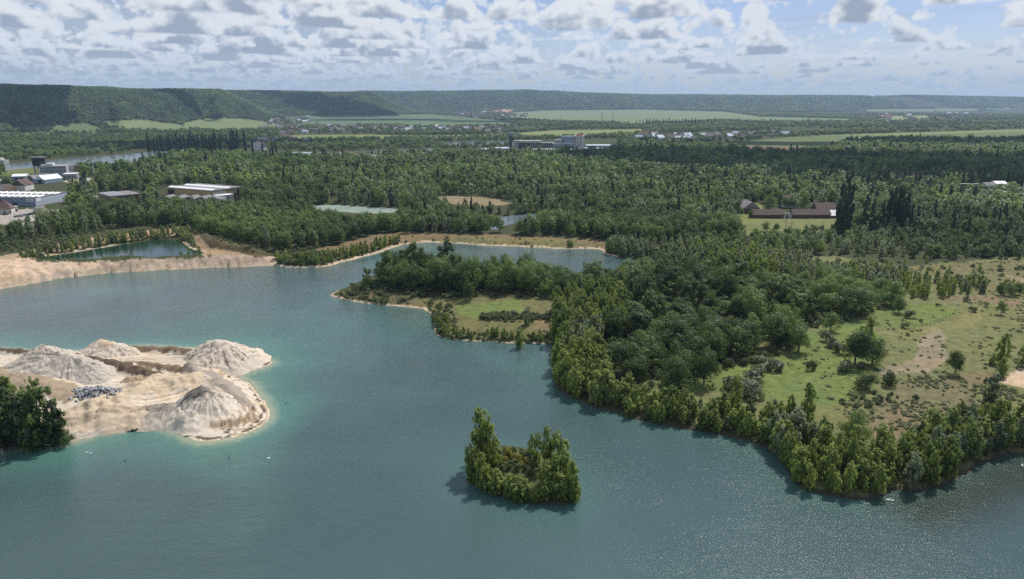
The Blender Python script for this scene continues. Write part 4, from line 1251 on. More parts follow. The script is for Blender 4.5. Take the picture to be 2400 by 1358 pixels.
rs2 = np.random.RandomState(4)
SNAME = {'broadleaf_tree': ('broadleaf_woodland', 'dark broadleaf wood covering the flat ground behind the lake'), 'poplar_tree': ('poplar_thicket', 'further bright green poplars in the woods behind the lake'),
         'willow_tree': ('willow_woodland', 'pale grey-green willow wood behind the lake'), 'alder_tree': ('alder_woodland', 'further dark upright alders among the woods'), 'ash_tree': ('ash_woodland', 'further loose ash trees among the woods'),
         'shrub': ('scrub', 'low green scrub between the trees and on the banks'), 'columnar_poplar': ('columnar_poplars', 'further narrow poplars standing in the far wood')}
for kd, (nm, lab) in SNAME.items():
    T_ = [t for t in STUFF if t[0] == kd]
    if not T_: continue
    x = np.array([t[1] for t in T_]); y = np.array([t[2] for t in T_])
    z = np.maximum(ground_z(x, y), 0.1) - 0.1
    h = np.array([t[3] for t in T_]); wf = np.array([t[4] for t in T_]) * h * (1.1 if LEAFMAT[kd][0] == 'poplar' else 1.0)
    d = np.hypot(x, y)
    near = (d < 520)
    for sel, lod, vs, sfx in ((near, 'mid', 4, ''), (~near, 'lo', 5, '')):
        pass
    pr = [proto(kd, 'mid', v) for v in range(3)] + [proto(kd, 'lo', v) for v in range(4)]
    o = gn_scatter(nm, np.stack([x, y, z], -1), h, wf, pr, lab, 'wood' if kd != 'shrub' else 'scrub', rs2)
    idx = np.where(d < 650, rs2.randint(0, 3, len(x)), 3 + rs2.randint(0, 4, len(x))).astype(np.int32)
    o.data.attributes['idx'].data.foreach_set('value', idx)

# valley and hill woods
def far_wood(name, label, polys, excl, spacing, hr, rmin, rmax, mats, wf=1.3, hillonly=False, keep=1.0, a0=-39, a1=39, zmin=None):
    rs = np.random.RandomState(hash_s(name))
    x0, x1 = rmax * math.sin(rad(a0)), rmax * math.sin(rad(a1))
    nx, ny = int((x1 - x0) / spacing), int((rmax - rmin * .78) / spacing)
    gx, gy = np.meshgrid(x0 + np.arange(nx) * spacing, rmin * .78 + np.arange(ny) * spacing)
    gx = (gx + rs.uniform(-.5, .5, gx.shape) * spacing).ravel(); gy = (gy + rs.uniform(-.5, .5, gy.shape) * spacing).ravel()
    d = np.hypot(gx, gy); a = np.degrees(np.arctan2(gx, gy))
    k = (d > rmin) & (d < rmax) & (a > a0) & (a < a1)
    gx, gy = gx[k], gy[k]
    z = ground_z(gx, gy)
    px, py = PIX(gx, gy, z)
    if polys is not None:
        ok = np.zeros(gx.shape, bool)
        for p in polys: ok |= pip(px, py, p)
    else:
        ok = np.ones(gx.shape, bool)
    for e in excl: ok &= ~pip(px, py, e)
    if keep < 1: ok &= (fbm(gx / 160, gy / 160, 61, 3) * .5 + .5 + rs.uniform(-.15, .15, gx.shape) < keep)
    for v_ in VILL:
        ok &= ~(pip(px, py, v_) & (rs.rand(len(px)) < .7))
    if zmin is not None: ok &= z > zmin
    ok &= land_sd(gx, gy) > 3
    gx, gy, z = gx[ok], gy[ok], z[ok]
    n = len(gx)
    print(name, n)
    h = rs.uniform(*hr, n)
    pr = [proto(m_, 'lo', v) for m_ in mats for v in range(4)]
    return gn_scatter(name, np.stack([gx, gy, z - .5], -1), h, h * wf * rs.uniform(.8, 1.2, n), pr, label, 'wood', rs)

VILL = [[(597, 275), (640, 266), (720, 270), (735, 294), (650, 302), (610, 290)], [(640, 298), (760, 295), (960, 298), (1180, 298), (1180, 314), (960, 314), (700, 318), (650, 313)], [(1050, 266), (1100, 260), (1250, 264), (1245, 278), (1100, 282), (1050, 278)],
        [(1990, 268), (2300, 262), (2330, 275), (2150, 290), (2000, 292)], [(1480, 322), (1560, 318), (1700, 318), (1850, 318), (1800, 332), (1600, 336), (1500, 336)]]
FIELDS = [p for p, c in COVER if min(q[1] for q in p) < 350]
far_wood('valley_woodland', 'tree belts and hedges over the far valley floor', None, FIELDS + [[(1195, 330), (1450, 325), (1450, 362), (1195, 362)], [(635, 356), (735, 356), (735, 374), (635, 374)]], 14, (8, 14), 1330, 2450,
         ['hill_tree', 'broadleaf_tree'], 1.35, keep=.62)
far_wood('valley_woodland', 'distant tree belts below the scarps', None, FIELDS, 22, (9, 15), 2450, 6000, ['hill_tree', 'broadleaf_tree'], 1.6, keep=.55)
far_wood('hill_woodland', 'wooded scarp on the left above the fields', None, FIELDS, 10.5, (10, 15), 2300, 4150, ['hill_tree'], 1.5, a0=-39, a1=-16, zmin=9)
far_wood('hill_woodland', 'wooded second scarp behind the village', None, FIELDS, 14, (12, 17), 3800, 5400, ['hill_tree'], 1.5, a0=-26, a1=-5, zmin=9)
far_wood('hill_woodland', 'long far wooded ridge under the skyline', None, FIELDS, 26, (16, 23), 5500, 8600, ['hill_tree'], 1.8, a0=-16, a1=38.5, zmin=9)
far_wood('hill_woodland', 'faintest end of the wooded ridge at the far right', [[(2050, 200), (2700, 200), (2700, 254), (2050, 254)]], [], 34, (18, 26), 8500, 12500, ['hill_tree'], 2.0, a0=22, a1=40, zmin=9)


# ------------------------------------------------------------------ the sand spit
def mat_sand(name, bump=0.12):
    mm, t, o = newmat(name)
    at = t.new('ShaderNodeAttribute', attribute_name='cover')
    geo = t.new('ShaderNodeNewGeometry')
    P = geo.outputs['Position']
    c = at.outputs['Color']
    n = t.noise(P, 1.3, 5, 0.65)
    c = t.mix(t.ramp(n, 0.3, 0.7), t.mix(1.0, c, (0.86, 0.84, 0.82, 1), 'MULTIPLY'), t.mix(1.0, c, (1.1, 1.09, 1.07, 1), 'MULTIPLY'))
    b = t.new('ShaderNodeBsdfPrincipled')
    t.put(b.inputs['Base Color'], c)
    b.inputs['Roughness'].default_value = 0.95
    b.inputs['Specular IOR Level'].default_value = 0.1
    bn = t.new('ShaderNodeBump')
    bn.inputs['Distance'].default_value = bump
    t.l.new(t.noise(P, 2.2, 5, 0.7), bn.inputs['Height'])
    t.l.new(bn.outputs[0], b.inputs['Normal'])
    t.l.new(b.outputs[0], o.inputs[0])
    return mm
M_SAND = mat_sand('quarry_sand')
SPA = np.array(SPIT)
def field(name, x0, x1, y0, y1, step, fn, mat):
    gx, gy = np.meshgrid(np.arange(x0, x1, step), np.arange(y0, y1, step))
    z, keepm, C = fn(gx, gy)
    f = grid_faces(*gx.shape)
    f = f[keepm.ravel()[f].any(1)]
    u, iv = np.unique(f, return_inverse=True)
    me = mesh_np(name, np.stack([gx, gy, z], -1).reshape(-1, 3)[u], iv.reshape(f.shape), mat, True)
    set_attr(me, 'cover', C.reshape(-1, 3)[u])
    return link(name, me)
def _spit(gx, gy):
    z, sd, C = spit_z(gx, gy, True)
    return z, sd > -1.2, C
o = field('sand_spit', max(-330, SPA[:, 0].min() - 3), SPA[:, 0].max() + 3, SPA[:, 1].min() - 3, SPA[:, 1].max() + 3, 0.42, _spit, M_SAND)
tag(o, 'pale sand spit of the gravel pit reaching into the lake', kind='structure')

def gl0(x, y, s_): return fbm(x / 4, y / 4, s_ + 50, 2) * 1.5
def heap(label, crest, slope, lo, hi, seed, mixz=0.0, streak=0.0, group=None, rough=1.0):
    """crest: (ground px x, ground px y, photo y of the top); heightfield of the angle of repose round the crest line"""
    pts = []
    for px, pb, pt in crest:
        x, y = G(px, pb, 2.4); pts.append((x, y, ZAT(y, pt)))
    P = []
    for a, b in zip(pts, pts[1:] + pts[-1:]):
        for t in np.linspace(0, 1, 7)[:-1]:
            P.append([a[i] + (b[i] - a[i]) * t for i in range(3)])
    P = np.array(P)
    zt = P[:, 2].max()
    Rm = (zt - 0.5) / slope + 1.5
    def fn(gx, gy):
        ang = np.arctan2(gy - P[:, 1].mean(), gx - P[:, 0].mean())
        nz = fbm(gx / 5, gy / 5, seed, 3)
        z = np.full(gx.shape, -50.0)
        for x, y, h in P:
            d = np.hypot(gx - x, gy - y)
            q = h - slope * (np.sqrt(d * d + 0.5) - 0.5) * (1 + 0.16 * nz)
            z = np.maximum(z, q)
        rel = np.clip((zt - z) / zt, 0, 1)
        gl = 0.6 * fbm(ang * 9, rel * 1.5, seed + 5, 4) + 0.55 * fbm(gx / 2.6 + gl0(gx, gy, seed), gy / 2.6, seed + 6, 4)
        z = z + gl * 1.0 * rough * np.sin(np.pi * np.clip(rel, 0, 1)) + fbm(gx / 1.4, gy / 1.4, seed + 9, 4) * 0.45 * rough * (rel < .75)
        zs, sd = spit_z(gx, gy)
        km = z > zs - 0.25
        C = np.broadcast_to(np.array(lo), gx.shape + (3,)).copy()
        m = np.clip((mixz - rel) * 5 + 1.6 * gl + 1.0 * fbm(gx / 2, gy / 2, seed + 14, 3), 0, 1)[..., None]
        C = C * (1 - m) + np.array(hi) * m
        if streak:
            k = (fbm(ang * 26, rel * 2.5, seed + 21, 3) + .6 * fbm(gx, gy, seed + 30, 2) > 0.30) & (rel < streak)
            C[k] *= 0.42
        return z, km, C
    x0, x1 = P[:, 0].min() - Rm, P[:, 0].max() + Rm
    y0, y1 = P[:, 1].min() - Rm, P[:, 1].max() + Rm
    o = field('sand_heap', x0, x1, y0, y1, 0.22, fn, M_SAND)
    tag(o, label, 'sand heap', group or 'heaps of quarried sand on the spit')

PALE = (0.56, 0.49, 0.405); GREY = (0.46, 0.415, 0.355); OCH = (0.48, 0.385, 0.27); DK = (0.17, 0.155, 0.14)
heap('tallest pale heap with dark grey crest at the front of the sand spit', [(468, 955, 908), (478, 956, 904), (496, 957, 916), (515, 958, 928)], 0.78, (0.58, 0.52, 0.43), DK, 300, 0.40, 0.62)
heap('broad white rounded heap at the far tip of the sand spit', [(497, 833, 798), (515, 834, 795), (532, 838, 802)], 0.60, PALE, (0.55, 0.48, 0.40), 320, 0.4, 0.7)
heap('pale pointed heap at the back of the sand spit', [(238, 824, 796), (262, 826, 803), (300, 828, 812)], 0.62, PALE, OCH, 340, 0.3, 0.0)
heap('long grey heap with an ochre peak on the left of the sand spit', [(105, 860, 808), (120, 864, 815), (170, 872, 832), (235, 884, 852)], 0.64, GREY, (0.40, 0.31, 0.20), 360, 0.08, 0.35)
heap('small brown heap beside the dark ridge on the sand spit', [(336, 869, 856), (350, 870, 858)], 0.62, OCH, (0.25, 0.19, 0.13), 380, 0.5)
heap('small flat-topped ochre heap below the dark ridge', [(306, 896, 881), (330, 897, 883)], 0.75, OCH, (0.36, 0.27, 0.18), 400, 0.4)
heap('low brownish heap behind the tallest front heap', [(405, 905, 893), (438, 902, 883)], 0.55, (0.42, 0.34, 0.25), (0.30, 0.24, 0.17), 420, 0.4, 0.4)
heap('low grey heap left of the tallest front heap', [(368, 962, 948), (395, 960, 946)], 0.5, (0.40, 0.36, 0.30), (0.28, 0.25, 0.21), 440, 0.5, 0.5)
heap('small ochre hump by the trees at the left picture edge', [(22, 876, 862), (34, 878, 864)], 0.6, OCH, OCH, 460, 0.3)

# broken concrete beside the trees
rsr = np.random.RandomState(8)
V, Fq = [], []
for i in range(650):
    px, pb = 226 + rsr.normal() * 23, 932 + rsr.normal() * 7
    if not (160 < px < 292 and 912 < pb < 955): continue
    x, y = G(px, pb, 2.6)
    zz = float(spit_z(np.array([x]), np.array([y]))[0][0]) + 2.4 * math.exp(-((px - 228) / 34) ** 2 - ((pb - 934) / 12) ** 2) * rsr.uniform(.4, 1.1)
    sx, sy, sz = rsr.uniform(.15, .9), rsr.uniform(.15, .6), rsr.uniform(.08, .3)
    A_ = rsr.normal(size=(3, 3)); Q, _ = np.linalg.qr(A_)
    b = len(V)
    for cx_, cy_, cz_ in ((-1, -1, -1), (1, -1, -1), (1, 1, -1), (-1, 1, -1), (-1, -1, 1), (1, -1, 1), (1, 1, 1), (-1, 1, 1)):
        V.append(Q @ np.array([cx_ * sx * rsr.uniform(.7, 1), cy_ * sy * rsr.uniform(.7, 1), cz_ * sz]) + np.array([x, y, zz]))
    Fq += [[b + i_ for i_ in q] for q in ((3, 2, 1, 0), (4, 5, 6, 7), (0, 1, 5, 4), (1, 2, 6, 5), (2, 3, 7, 6), (3, 0, 4, 7))]
me = mesh_np('concrete_rubble', np.array(V), np.array(Fq), mat_surface('broken_concrete', (0.31, 0.315, 0.325), 0.9, 0.9, 0.6))
tag(link('concrete_rubble', me), 'blue-grey broken concrete rubble heaped on the sand by the trees', 'rubble', kind='stuff')

# ------------------------------------------------------------------ buildings
WHITE = mat_surface('pale_render', (0.55, 0.54, 0.50), 0.85, 0.15, 0.12)
CONC = mat_surface('weathered_concrete', (0.34, 0.35, 0.36), 0.9, 0.2, 0.22, stain=(0.16, 0.15, 0.14))
BLUEG = mat_surface('blue_grey_cladding', (0.27, 0.33, 0.42), 0.6, 0.1, 0.08)
LBLUE = mat_surface('pale_blue_cladding', (0.42, 0.47, 0.54), 0.6, 0.1, 0.08)
OCHRE = mat_surface('ochre_cladding', (0.44, 0.33, 0.165), 0.7, 0.1, 0.1)
CREAM = mat_surface('cream_cladding', (0.48, 0.46, 0.40), 0.7, 0.1, 0.08)
WROOF = mat_surface('white_metal_roof', (0.72, 0.73, 0.74), 0.5, 0.2, 0.06)
GROOF = mat_surface('grey_fibre_roof', (0.20, 0.19, 0.19), 0.9, 0.3, 0.25)
DROOF = mat_surface('dark_roof', (0.10, 0.095, 0.09), 0.9, 0.3, 0.25)
RTILE = mat_surface('red_brown_tiles', (0.115, 0.078, 0.068), 0.9, 0.8, 0.3, stain=(0.12, 0.08, 0.06))
OTILE = mat_surface('orange_tiles', (0.21, 0.145, 0.105), 0.9, 0.5, 0.15)
BRICK = mat_surface('dark_red_brick', (0.12, 0.058, 0.045), 0.9, 1.5, 0.3)
GLASS = mat_surface('dark_window', (0.03, 0.035, 0.04), 0.2, 1, 0.1, spec=0.6)
DARK = mat_surface('dark_opening', (0.03, 0.03, 0.032), 0.9, 1, 0.1)
GREENP_ = mat_surface('green_paint', (0.03, 0.14, 0.12), 0.6, 0.5, 0.2)
REDP = mat_surface('red_paint', (0.45, 0.06, 0.04), 0.6, 0.5, 0.1)
WHP = mat_surface('white_paint', (0.75, 0.75, 0.75), 0.6, 0.5, 0.05)
METAL = mat_surface('grey_metal', (0.25, 0.26, 0.28), 0.5, 1.0, 0.2, metallic=0.5)

def place(name, p1, p2, label, cat, group=None, zb=2.2):
    A_, B_ = G(*p1, zb), G(*p2, zb)
    z = float(ground_z(np.array([(A_[0] + B_[0]) / 2]), np.array([(A_[1] + B_[1]) / 2]))[0])
    r = empty(name, A_[0], A_[1], max(z, .5), math.atan2(B_[1] - A_[1], B_[0] - A_[0]))
    tag(r, label, cat, group)
    return r, math.hypot(B_[0] - A_[0], B_[1] - A_[1]), lambda py: ZAT(A_[1], py) - max(z, .5), A_[1]

def win_row(r, xs, z0, z1, w=1.2, y=-0.06, name='window', mat=None):
    for x in xs:
        MB().box(x - w / 2, x + w / 2, y, y + 0.12, z0, z1).build(name, mat or GLASS, r)

# ochre warehouse
r, L, hz, yy = place('warehouse', (392, 461), (497, 470), 'large ochre warehouse with long white roof lights at the wood edge', 'warehouse')
D_ = 36; H_ = hz(440)
MB().box(0, L, 0, D_, -1, H_ * .22).build('plinth', CONC, r)
MB().box(-.3, L + .3, -.3, D_ + .3, H_ * .22, H_).build('wall', OCHRE, r)
MB().box(L + .32, L + .55, 1, D_ * .45, H_ * .25, H_ * .95).build('pale_panel', CREAM, r)
MB().box(-.8, L + .8, -.8, D_ + .8, H_, H_ + .4).build('roof', GROOF, r)
for yc in (2, 20):
    MB().gable(0, L, yc, yc + 7, H_ + .4, H_ + 1.4).build('roof_light', WROOF, r)
for i in range(6):
    MB().box(L + .56, L + .7, 4 + i * 7, 8 + i * 7, 0, H_ * .2).build('loading_door', DARK, r)
MB().box(3, 11, -.55, -.35, 0, H_ * .8).build('door', DARK, r)
# sawtooth sheds in front
r, L, hz, yy = place('factory_shed', (372, 476), (515, 478), 'low grey sheds with zigzag roofs in front of the ochre warehouse', 'shed')
MB().box(0, L, 0, 14, -1, 2.4).build('wall', CONC, r)
n = 5
for i in range(n):
    MB().gable(L * i / n + .02, L * (i + 1) / n - .02, -.4, 14.4, 2.4, 4.6, axis='y').build('roof', GROOF, r)
win_row(r, [L * (i + .5) / n for i in range(n)], .6, 1.9, 3.5)
r, L, hz, yy = place('annex', (512, 475), (548, 471), 'small white lean-to building at the corner of the ochre warehouse', 'building')
MB().box(0, L, 0, 8, -1, 4).build('wall', WHITE, r)
MB().box(-.3, L + .3, -.3, 8.3, 4, 4.4).build('roof', WROOF, r)
win_row(r, [2.5, 6, 9.5], 1, 2.8, 1.6)
# orange sided building
r, L, hz, yy = place('sports_hall', (232, 470), (262, 478), 'low building with an orange side wall and striped roof', 'building')
MB().box(0, L, 0, 26, -1, 5).build('wall', OTILE, r)
MB().box(-.3, L + .3, -.3, 26.3, 5, 5.5).build('roof', GROOF, r)
for i in range(5):
    MB().box(1.5 + i * (L - 3) / 5, 2.8 + i * (L - 3) / 5, 1, 14, 5.5, 6).build('skylight', WROOF, r)
# blue-grey warehouse at left edge
r, L, hz, yy = place('warehouse', (-70, 487), (84, 489), 'long blue-grey warehouse at the left edge with white signs on its corner', 'warehouse')
H_ = hz(463); D_ = 40
MB().box(0, L, 0, D_, -1, H_).build('wall', BLUEG, r)
MB().box(L + .02, L + .3, .5, D_ * .98, -1, H_).build('end_wall', LBLUE, r)
MB().box(-.4, L + .5, -.4, D_ + .4, H_, H_ + .5).build('roof', GROOF, r)
for i in range(11):
    for j in range(2):
        MB().gable(4 + i * L / 11, 6 + i * L / 11, 4 + j * 19, 12 + j * 19, H_ + .5, H_ + 1.5, axis='y').build('skylight', WROOF, r)
sg = MB().box(L - 7, L - 1.2, -.2, -.05, H_ * .55, H_ * .93).build('sign', WHP, r)
MB().box(L - 5.6, L - 4.6, -.3, -.21, H_ * .62, H_ * .85).box(L - 4.6, L - 2.6, -.3, -.21, H_ * .78, H_ * .85).box(L - 3.4, L - 2.6, -.3, -.21, H_ * .62, H_ * .78).build('sign_mark', BLUEG, sg)
MB().box(L + .31, L + .45, 1.5, 7, H_ * .55, H_ * .93).build('sign', WHP, r)
win_row(r, [L * .3, L * .5, L * .7], 0, 3.5, 4, name='loading_door', mat=DARK)
# red roofed house
r, L, hz, yy = place('house', (-12, 508), (28, 506), 'house with steep red-brown hipped roof in front of the blue-grey warehouse', 'house')
MB().box(0, L, 0, 11, -1, 4.2).build('wall', WHITE, r)
rf = MB().hip(-.6, L + .6, -.6, 11.6, 4.2, 10.5, 5).build('roof', RTILE, r)
MB().box(L * .4, L * .4 + 1, 5, 6, 8.5, 11.6).build('chimney', BRICK, rf)
win_row(r, [3, 7, 11], 1, 2.6)
r, L, hz, yy = place('house', (25, 503), (44, 500), 'small white flat-roofed house beside the red-brown roof', 'house')
MB().box(0, L, 0, 7, -1, 4.3).build('wall', WHITE, r)
MB().box(-.3, L + .3, -.3, 7.3, 4.3, 4.7).build('roof', WROOF, r)
win_row(r, [2, 5.5], 0.4, 2.6, 1.6)
r, L, hz, yy = place('van_shed', (88, 501), (108, 498), 'small white shed between car park and blue-grey warehouse', 'shed')
MB().box(0, L, 0, 5, -1, 3).build('wall', WHITE, r)
MB().gable(0, L, 0, 5, 3, 4, ov=.3).build('roof', GROOF, r)

# old works
r, L, hz, yy = place('old_factory', (97, 419), (158, 417), 'tall pale concrete factory block by the river, at left', 'factory')
H_ = hz(388)
MB().box(0, L, 0, 16, -1, H_ * .92).build('wall', CONC, r)
MB().box(L * .25, L * .5, 2, 14, H_ * .92, H_ * 1.12).build('roof_house', WHITE, r)
MB().box(L * .02, L * .2, 2, 12, H_ * .92, H_ * 1.0).build('roof_house', CONC, r)
for zr in (.45, .7):
    win_row(r, [L * (k + .5) / 9 for k in range(9)], H_ * zr, H_ * (zr + .1), 1.4)
r, L, hz, yy = place('old_factory', (150, 424), (181, 423), 'lower concrete wing right of the tall pale factory block', 'factory')
MB().box(0, L, 0, 14, -1, hz(409)).build('wall', CONC, r)
MB().box(-.3, L + .3, -.3, 14.3, hz(409), hz(409) + .4).build('roof', WROOF, r)
win_row(r, [L * (k + .5) / 5 for k in range(5)], 1.5, 4, 1.6)
r, L, hz, yy = place('silo_tower', (81, 411), (100, 411), 'dark bunker tower on legs beside the old factory', 'tower')
H_ = hz(367)
for x in (.5, L - 1.5):
    for y in (0, 7): MB().box(x, x + 1.4, y, y + 1.4, -1, H_ * .45).build('leg', CONC, r)
MB().box(0, L, -.5, 9, H_ * .45, H_ * .9).build('bunker', DARK, r)
MB().box(-2, L + 2, -1.5, 10, H_ * .9, H_ * .96).build('roof', GROOF, r)
r, L, hz, yy = place('silo_tower', (-6, 401), (13, 401), 'pale concrete tower block cut by the left edge', 'tower')
MB().box(0, L, 0, 10, -1, hz(376)).build('wall', CONC, r)
MB().box(L * .1, L * .6, 1, 8, hz(376), hz(371)).build('roof_house', WHITE, r)
win_row(r, [L * .3, L * .7], 5, 9, 1.6)
r, L, hz, yy = place('workshop', (62, 432), (106, 434), 'grey gabled workshop in front of the old factory', 'workshop')
H_ = hz(420)
MB().box(0, L, 0, 22, -1, H_).build('wall', BLUEG, r)
for i in range(2):
    MB().gable(L * i / 2 + .02, L * (i + 1) / 2 - .02, -.4, 22.4, H_, H_ + 4.5, axis='y').build('roof', GROOF if i == 0 else WROOF, r)
win_row(r, [L * .25, L * .75], 0, 4, 5, mat=DARK, name='door')
r, L, hz, yy = place('workshop', (30, 428), (62, 427), 'low blue-grey shed with a pale roof left of the gabled workshop', 'workshop')
MB().box(0, L, 0, 14, -1, 5).build('wall', BLUEG, r)
MB().gable(0, L, 0, 14, 5, 7.2, ov=.5).build('roof', WROOF, r)
win_row(r, [L * .3, L * .7], 1, 3.4, 3)
r, L, hz, yy = place('workshop', (-8, 442), (12, 440), 'grey hut at the left edge above the blue-grey warehouse', 'workshop')
MB().box(0, L, 0, 9, -1, 5.5).build('wall', CONC, r)
MB().gable(0, L, 0, 9, 5.5, 7.8, ov=.5).build('roof', GROOF, r)
r, L, hz, yy = place('house', (168, 408), (188, 406), 'small brown-roofed house with pale gable right of the old factory', 'house')
MB().box(0, L, 0, 9, -1, 4).build('wall', WHITE, r)
MB().gable(0, L, 0, 9, 4, 8.5, ov=.4).build('roof', DROOF, r)
r, L, hz, yy = place('house', (236, 398), (252, 400), 'pale-roofed house on the river meadow', 'house')
MB().box(0, L, 0, 9, -1, 3.5).build('wall', WHITE, r)
MB().gable(0, L, 0, 9, 3.5, 7, ov=.4).build('roof', WROOF, r)
r, L, hz, yy = place('house', (298, 392), (314, 391), 'white-gabled house at the river bank', 'house')
MB().box(0, L, 0, 9, -1, 4).build('wall', WHITE, r)
MB().gable(0, L, 0, 9, 4, 7.6, ov=.4).build('roof', GROOF, r)
r, L, hz, yy = place('barn', (315, 396), (343, 396), 'long rounded grey shed beside the white-gabled house', 'shed')
MB().box(0, L, 0, 12, -1, 3.4).build('wall', CONC, r)
MB().gable(0, L, 0, 12, 3.4, 6.5, ov=.4).build('roof', GROOF, r)

# farm
def barn(p1, p2, D_, top_w, top_r, label, wall, roof, axis='x', cat='barn', wins=0, name='farm_building'):
    r, L, hz, yy = place(name, p1, p2, label, cat, zb=3.0)
    a, b = hz(top_w), hz(top_r)
    a -= D_ * 0; 
    MB().box(0, L, 0, D_, -1, a).build('wall', wall, r)
    rise = (D_ if axis == 'x' else L) * .42
    MB().gable(0, L, 0, D_, a, a + rise, ov=.5, axis=axis).build('roof', roof, r)
    if wins: win_row(r, [L * (k + .5) / wins for k in range(wins)], a * .3, a * .7, 1.1)
    return r
barn((1764, 514), (1836, 514), 9, 504, 0, 'long dark brick shed left of the farm gate', BRICK, RTILE, wins=7)
barn((1858, 515), (1946, 515), 9, 504, 0, 'longest dark brick shed right of the farm gate', BRICK, RTILE, wins=9)
barn((1944, 514), (1963, 514), 9, 506, 0, 'short pale-roofed end shed of the long farm building', BRICK, WROOF)
barn((1742, 502), (1779, 502), 16, 489, 0, 'brick barn with a white-edged gable at the left of the farm', BRICK, GROOF, axis='y', wins=2)
barn((1742, 498), (1758, 498), 8, 489, 0, 'pale-roofed side shed left of the gabled barn', BRICK, WROOF)
barn((1915, 501), (1962, 501), 13, 494, 0, 'brick barn with a big brown gable roof at the right of the farm', BRICK, RTILE, axis='x', wins=3)
r = barn((1838, 490), (1859, 490), 10, 471, 0, 'tall pale farmhouse with brown roof among the trees', WHITE, RTILE, wins=3, cat='house', name='farmhouse')
barn((1858, 489), (1872, 489), 7, 478, 0, 'white-edged small wing beside the tall farmhouse', WHITE, GROOF, wins=2, cat='house', name='farmhouse')
r, L, hz, yy = place('gate', (1838, 514), (1857, 514), 'pale gateway between the two long farm sheds', 'gate', zb=3)
for x in (0, L * .45, L - 1.2): MB().box(x, x + 1.2, 0, 1.2, -1, 4.2).build('pillar', WHITE, r)
MB().box(1.2, L * .45, .4, .7, -.2, 2.6).build('gate_leaf', DARK, r)
MB().box(L * .45 + 1.2, L - 1.2, .4, .8, -1, 3.0).build('wall', WHITE, r)
for px, pb, pt, l in [(1840, 548, 510, 'tall thin pole in front of the farm gate'), (1854, 546, 521, 'shorter thin pole on the farm meadow, right of the tall one')]:
    r, L, hz, yy = place('utility_pole', (px, pb), (px + 1, pb), l, 'pole', zb=3)
    MB().tube((0, 0, -1), (0, 0, hz(pt)), .2, .14, 6).build('pole', M_BARK, r)
    MB().box(-.9, .9, -.08, .08, hz(pt) - .9, hz(pt) - .7).build('crossarm', M_BARK, r)

# factory complex in the middle distance
r, L, hz, yy = place('water_tower', (1194, 358), (1201, 358), 'tall slim dark concrete tower with a wide pale head', 'tower')
H_ = hz(311)
MB().box(0, L, 0, L, -1, H_ * .84).build('shaft', mat_surface('dark_concrete', (0.085, 0.09, 0.105), .9), r)
MB().box(-1.6, L + 1.6, -1.6, L + 1.6, H_ * .84, H_).build('head', CONC, r)
r, L, hz, yy = place('concrete_ruin', (1204, 352), (1308, 352), 'long open concrete frame building of four storeys, in ruins', 'factory')
H_ = hz(330)
MB().box(0, 9, 0, 16, -1, H_).build('stair_block', CONC, r)
for k in range(5):
    MB().box(9.02, L * (1 if k < 4 else .62), 0, 16, H_ * k / 4.2, H_ * k / 4.2 + .7).build('floor_slab', WHITE if k == 4 else CONC, r)
nn = 18
for k in range(nn):
    x = 10 + (L - 11) * k / (nn - 1)
    MB().box(x - .4, x + .4, -.4, .4, -1, H_ * (.95 if x < L * .6 else .72)).build('column', OTILE if k < 5 else WHITE, r)
MB().box(9.1, L - .2, 9, 9.5, 0, H_ * .7).build('back_wall', DARK, r)
r, L, hz, yy = place('factory_hall', (1296, 353), (1345, 353), 'blue-grey stepped factory hall between frame building and white tower', 'factory')
H_ = hz(337)
MB().box(0, L, 0, 22, -1, H_).build('wall', BLUEG, r)
MB().box(L * .45, L * .98, 3, 20, H_, hz(320)).build('upper_hall', BLUEG, r)
MB().box(L * .1, L * .5, 3, 20, H_, hz(328)).build('upper_hall', CONC, r)
MB().box(-.4, L + .4, -.4, 22.4, H_ * .96, H_ * 1.0 + .5).build('roof_edge', WROOF, r)
win_row(r, [L * (k + .5) / 8 for k in range(8)], H_ * .3, H_ * .6, 2.6, mat=DARK)
r, L, hz, yy = place('factory_tower', (1346, 353), (1369, 353), 'white block-shaped factory tower with dark vertical slots', 'factory')
H_ = hz(319)
MB().box(0, L, 0, 15, -1, H_).build('wall', WHITE, r)
MB().box(L * .08, L * .12, -.3, -.02, 1, H_ * .96).box(L * .30, L * .34, -.3, -.02, 1, H_ * .96).build('slot', GLASS, r)
for k, z_ in enumerate((.25, .5, .75)):
    MB().box(L * (.5 + .05 * k), L * (.6 + .05 * k), -.3, -.02, H_ * z_, H_ * (z_ + .12)).build('window', GLASS, r)
MB().box(L * .2, L * .8, 3, 12, H_, H_ + 1.4).build('roof_plant', REDP, r)
for p1, p2, h_, l in [((1374, 352), (1447, 352), 7.0, 'long low shed with a grey roof right of the white tower'), ((1370, 358), (1412, 359), 5.5, 'front low shed with pale roof below the white tower'),
                      ((1250, 359), (1300, 359), 4.0, 'low pale shed in front of the frame building'), ((1160, 356), (1192, 356), 4.5, 'low white shed left of the slim tower'),
                      ((1128, 358), (1152, 358), 4.0, 'small white shed at the left end of the works'), ((1310, 359), (1345, 359), 4.0, 'low pale shed in front of the stepped hall')]:
    r, L, hz, yy = place('industrial_shed', p1, p2, l, 'shed')
    MB().box(0, L, 0, 14, -1, h_).build('wall', BLUEG, r)
    MB().gable(0, L, 0, 14, h_, h_ + 2, ov=.4).build('roof', LBLUE if 'pale' in l or 'white' in l else GROOF, r)
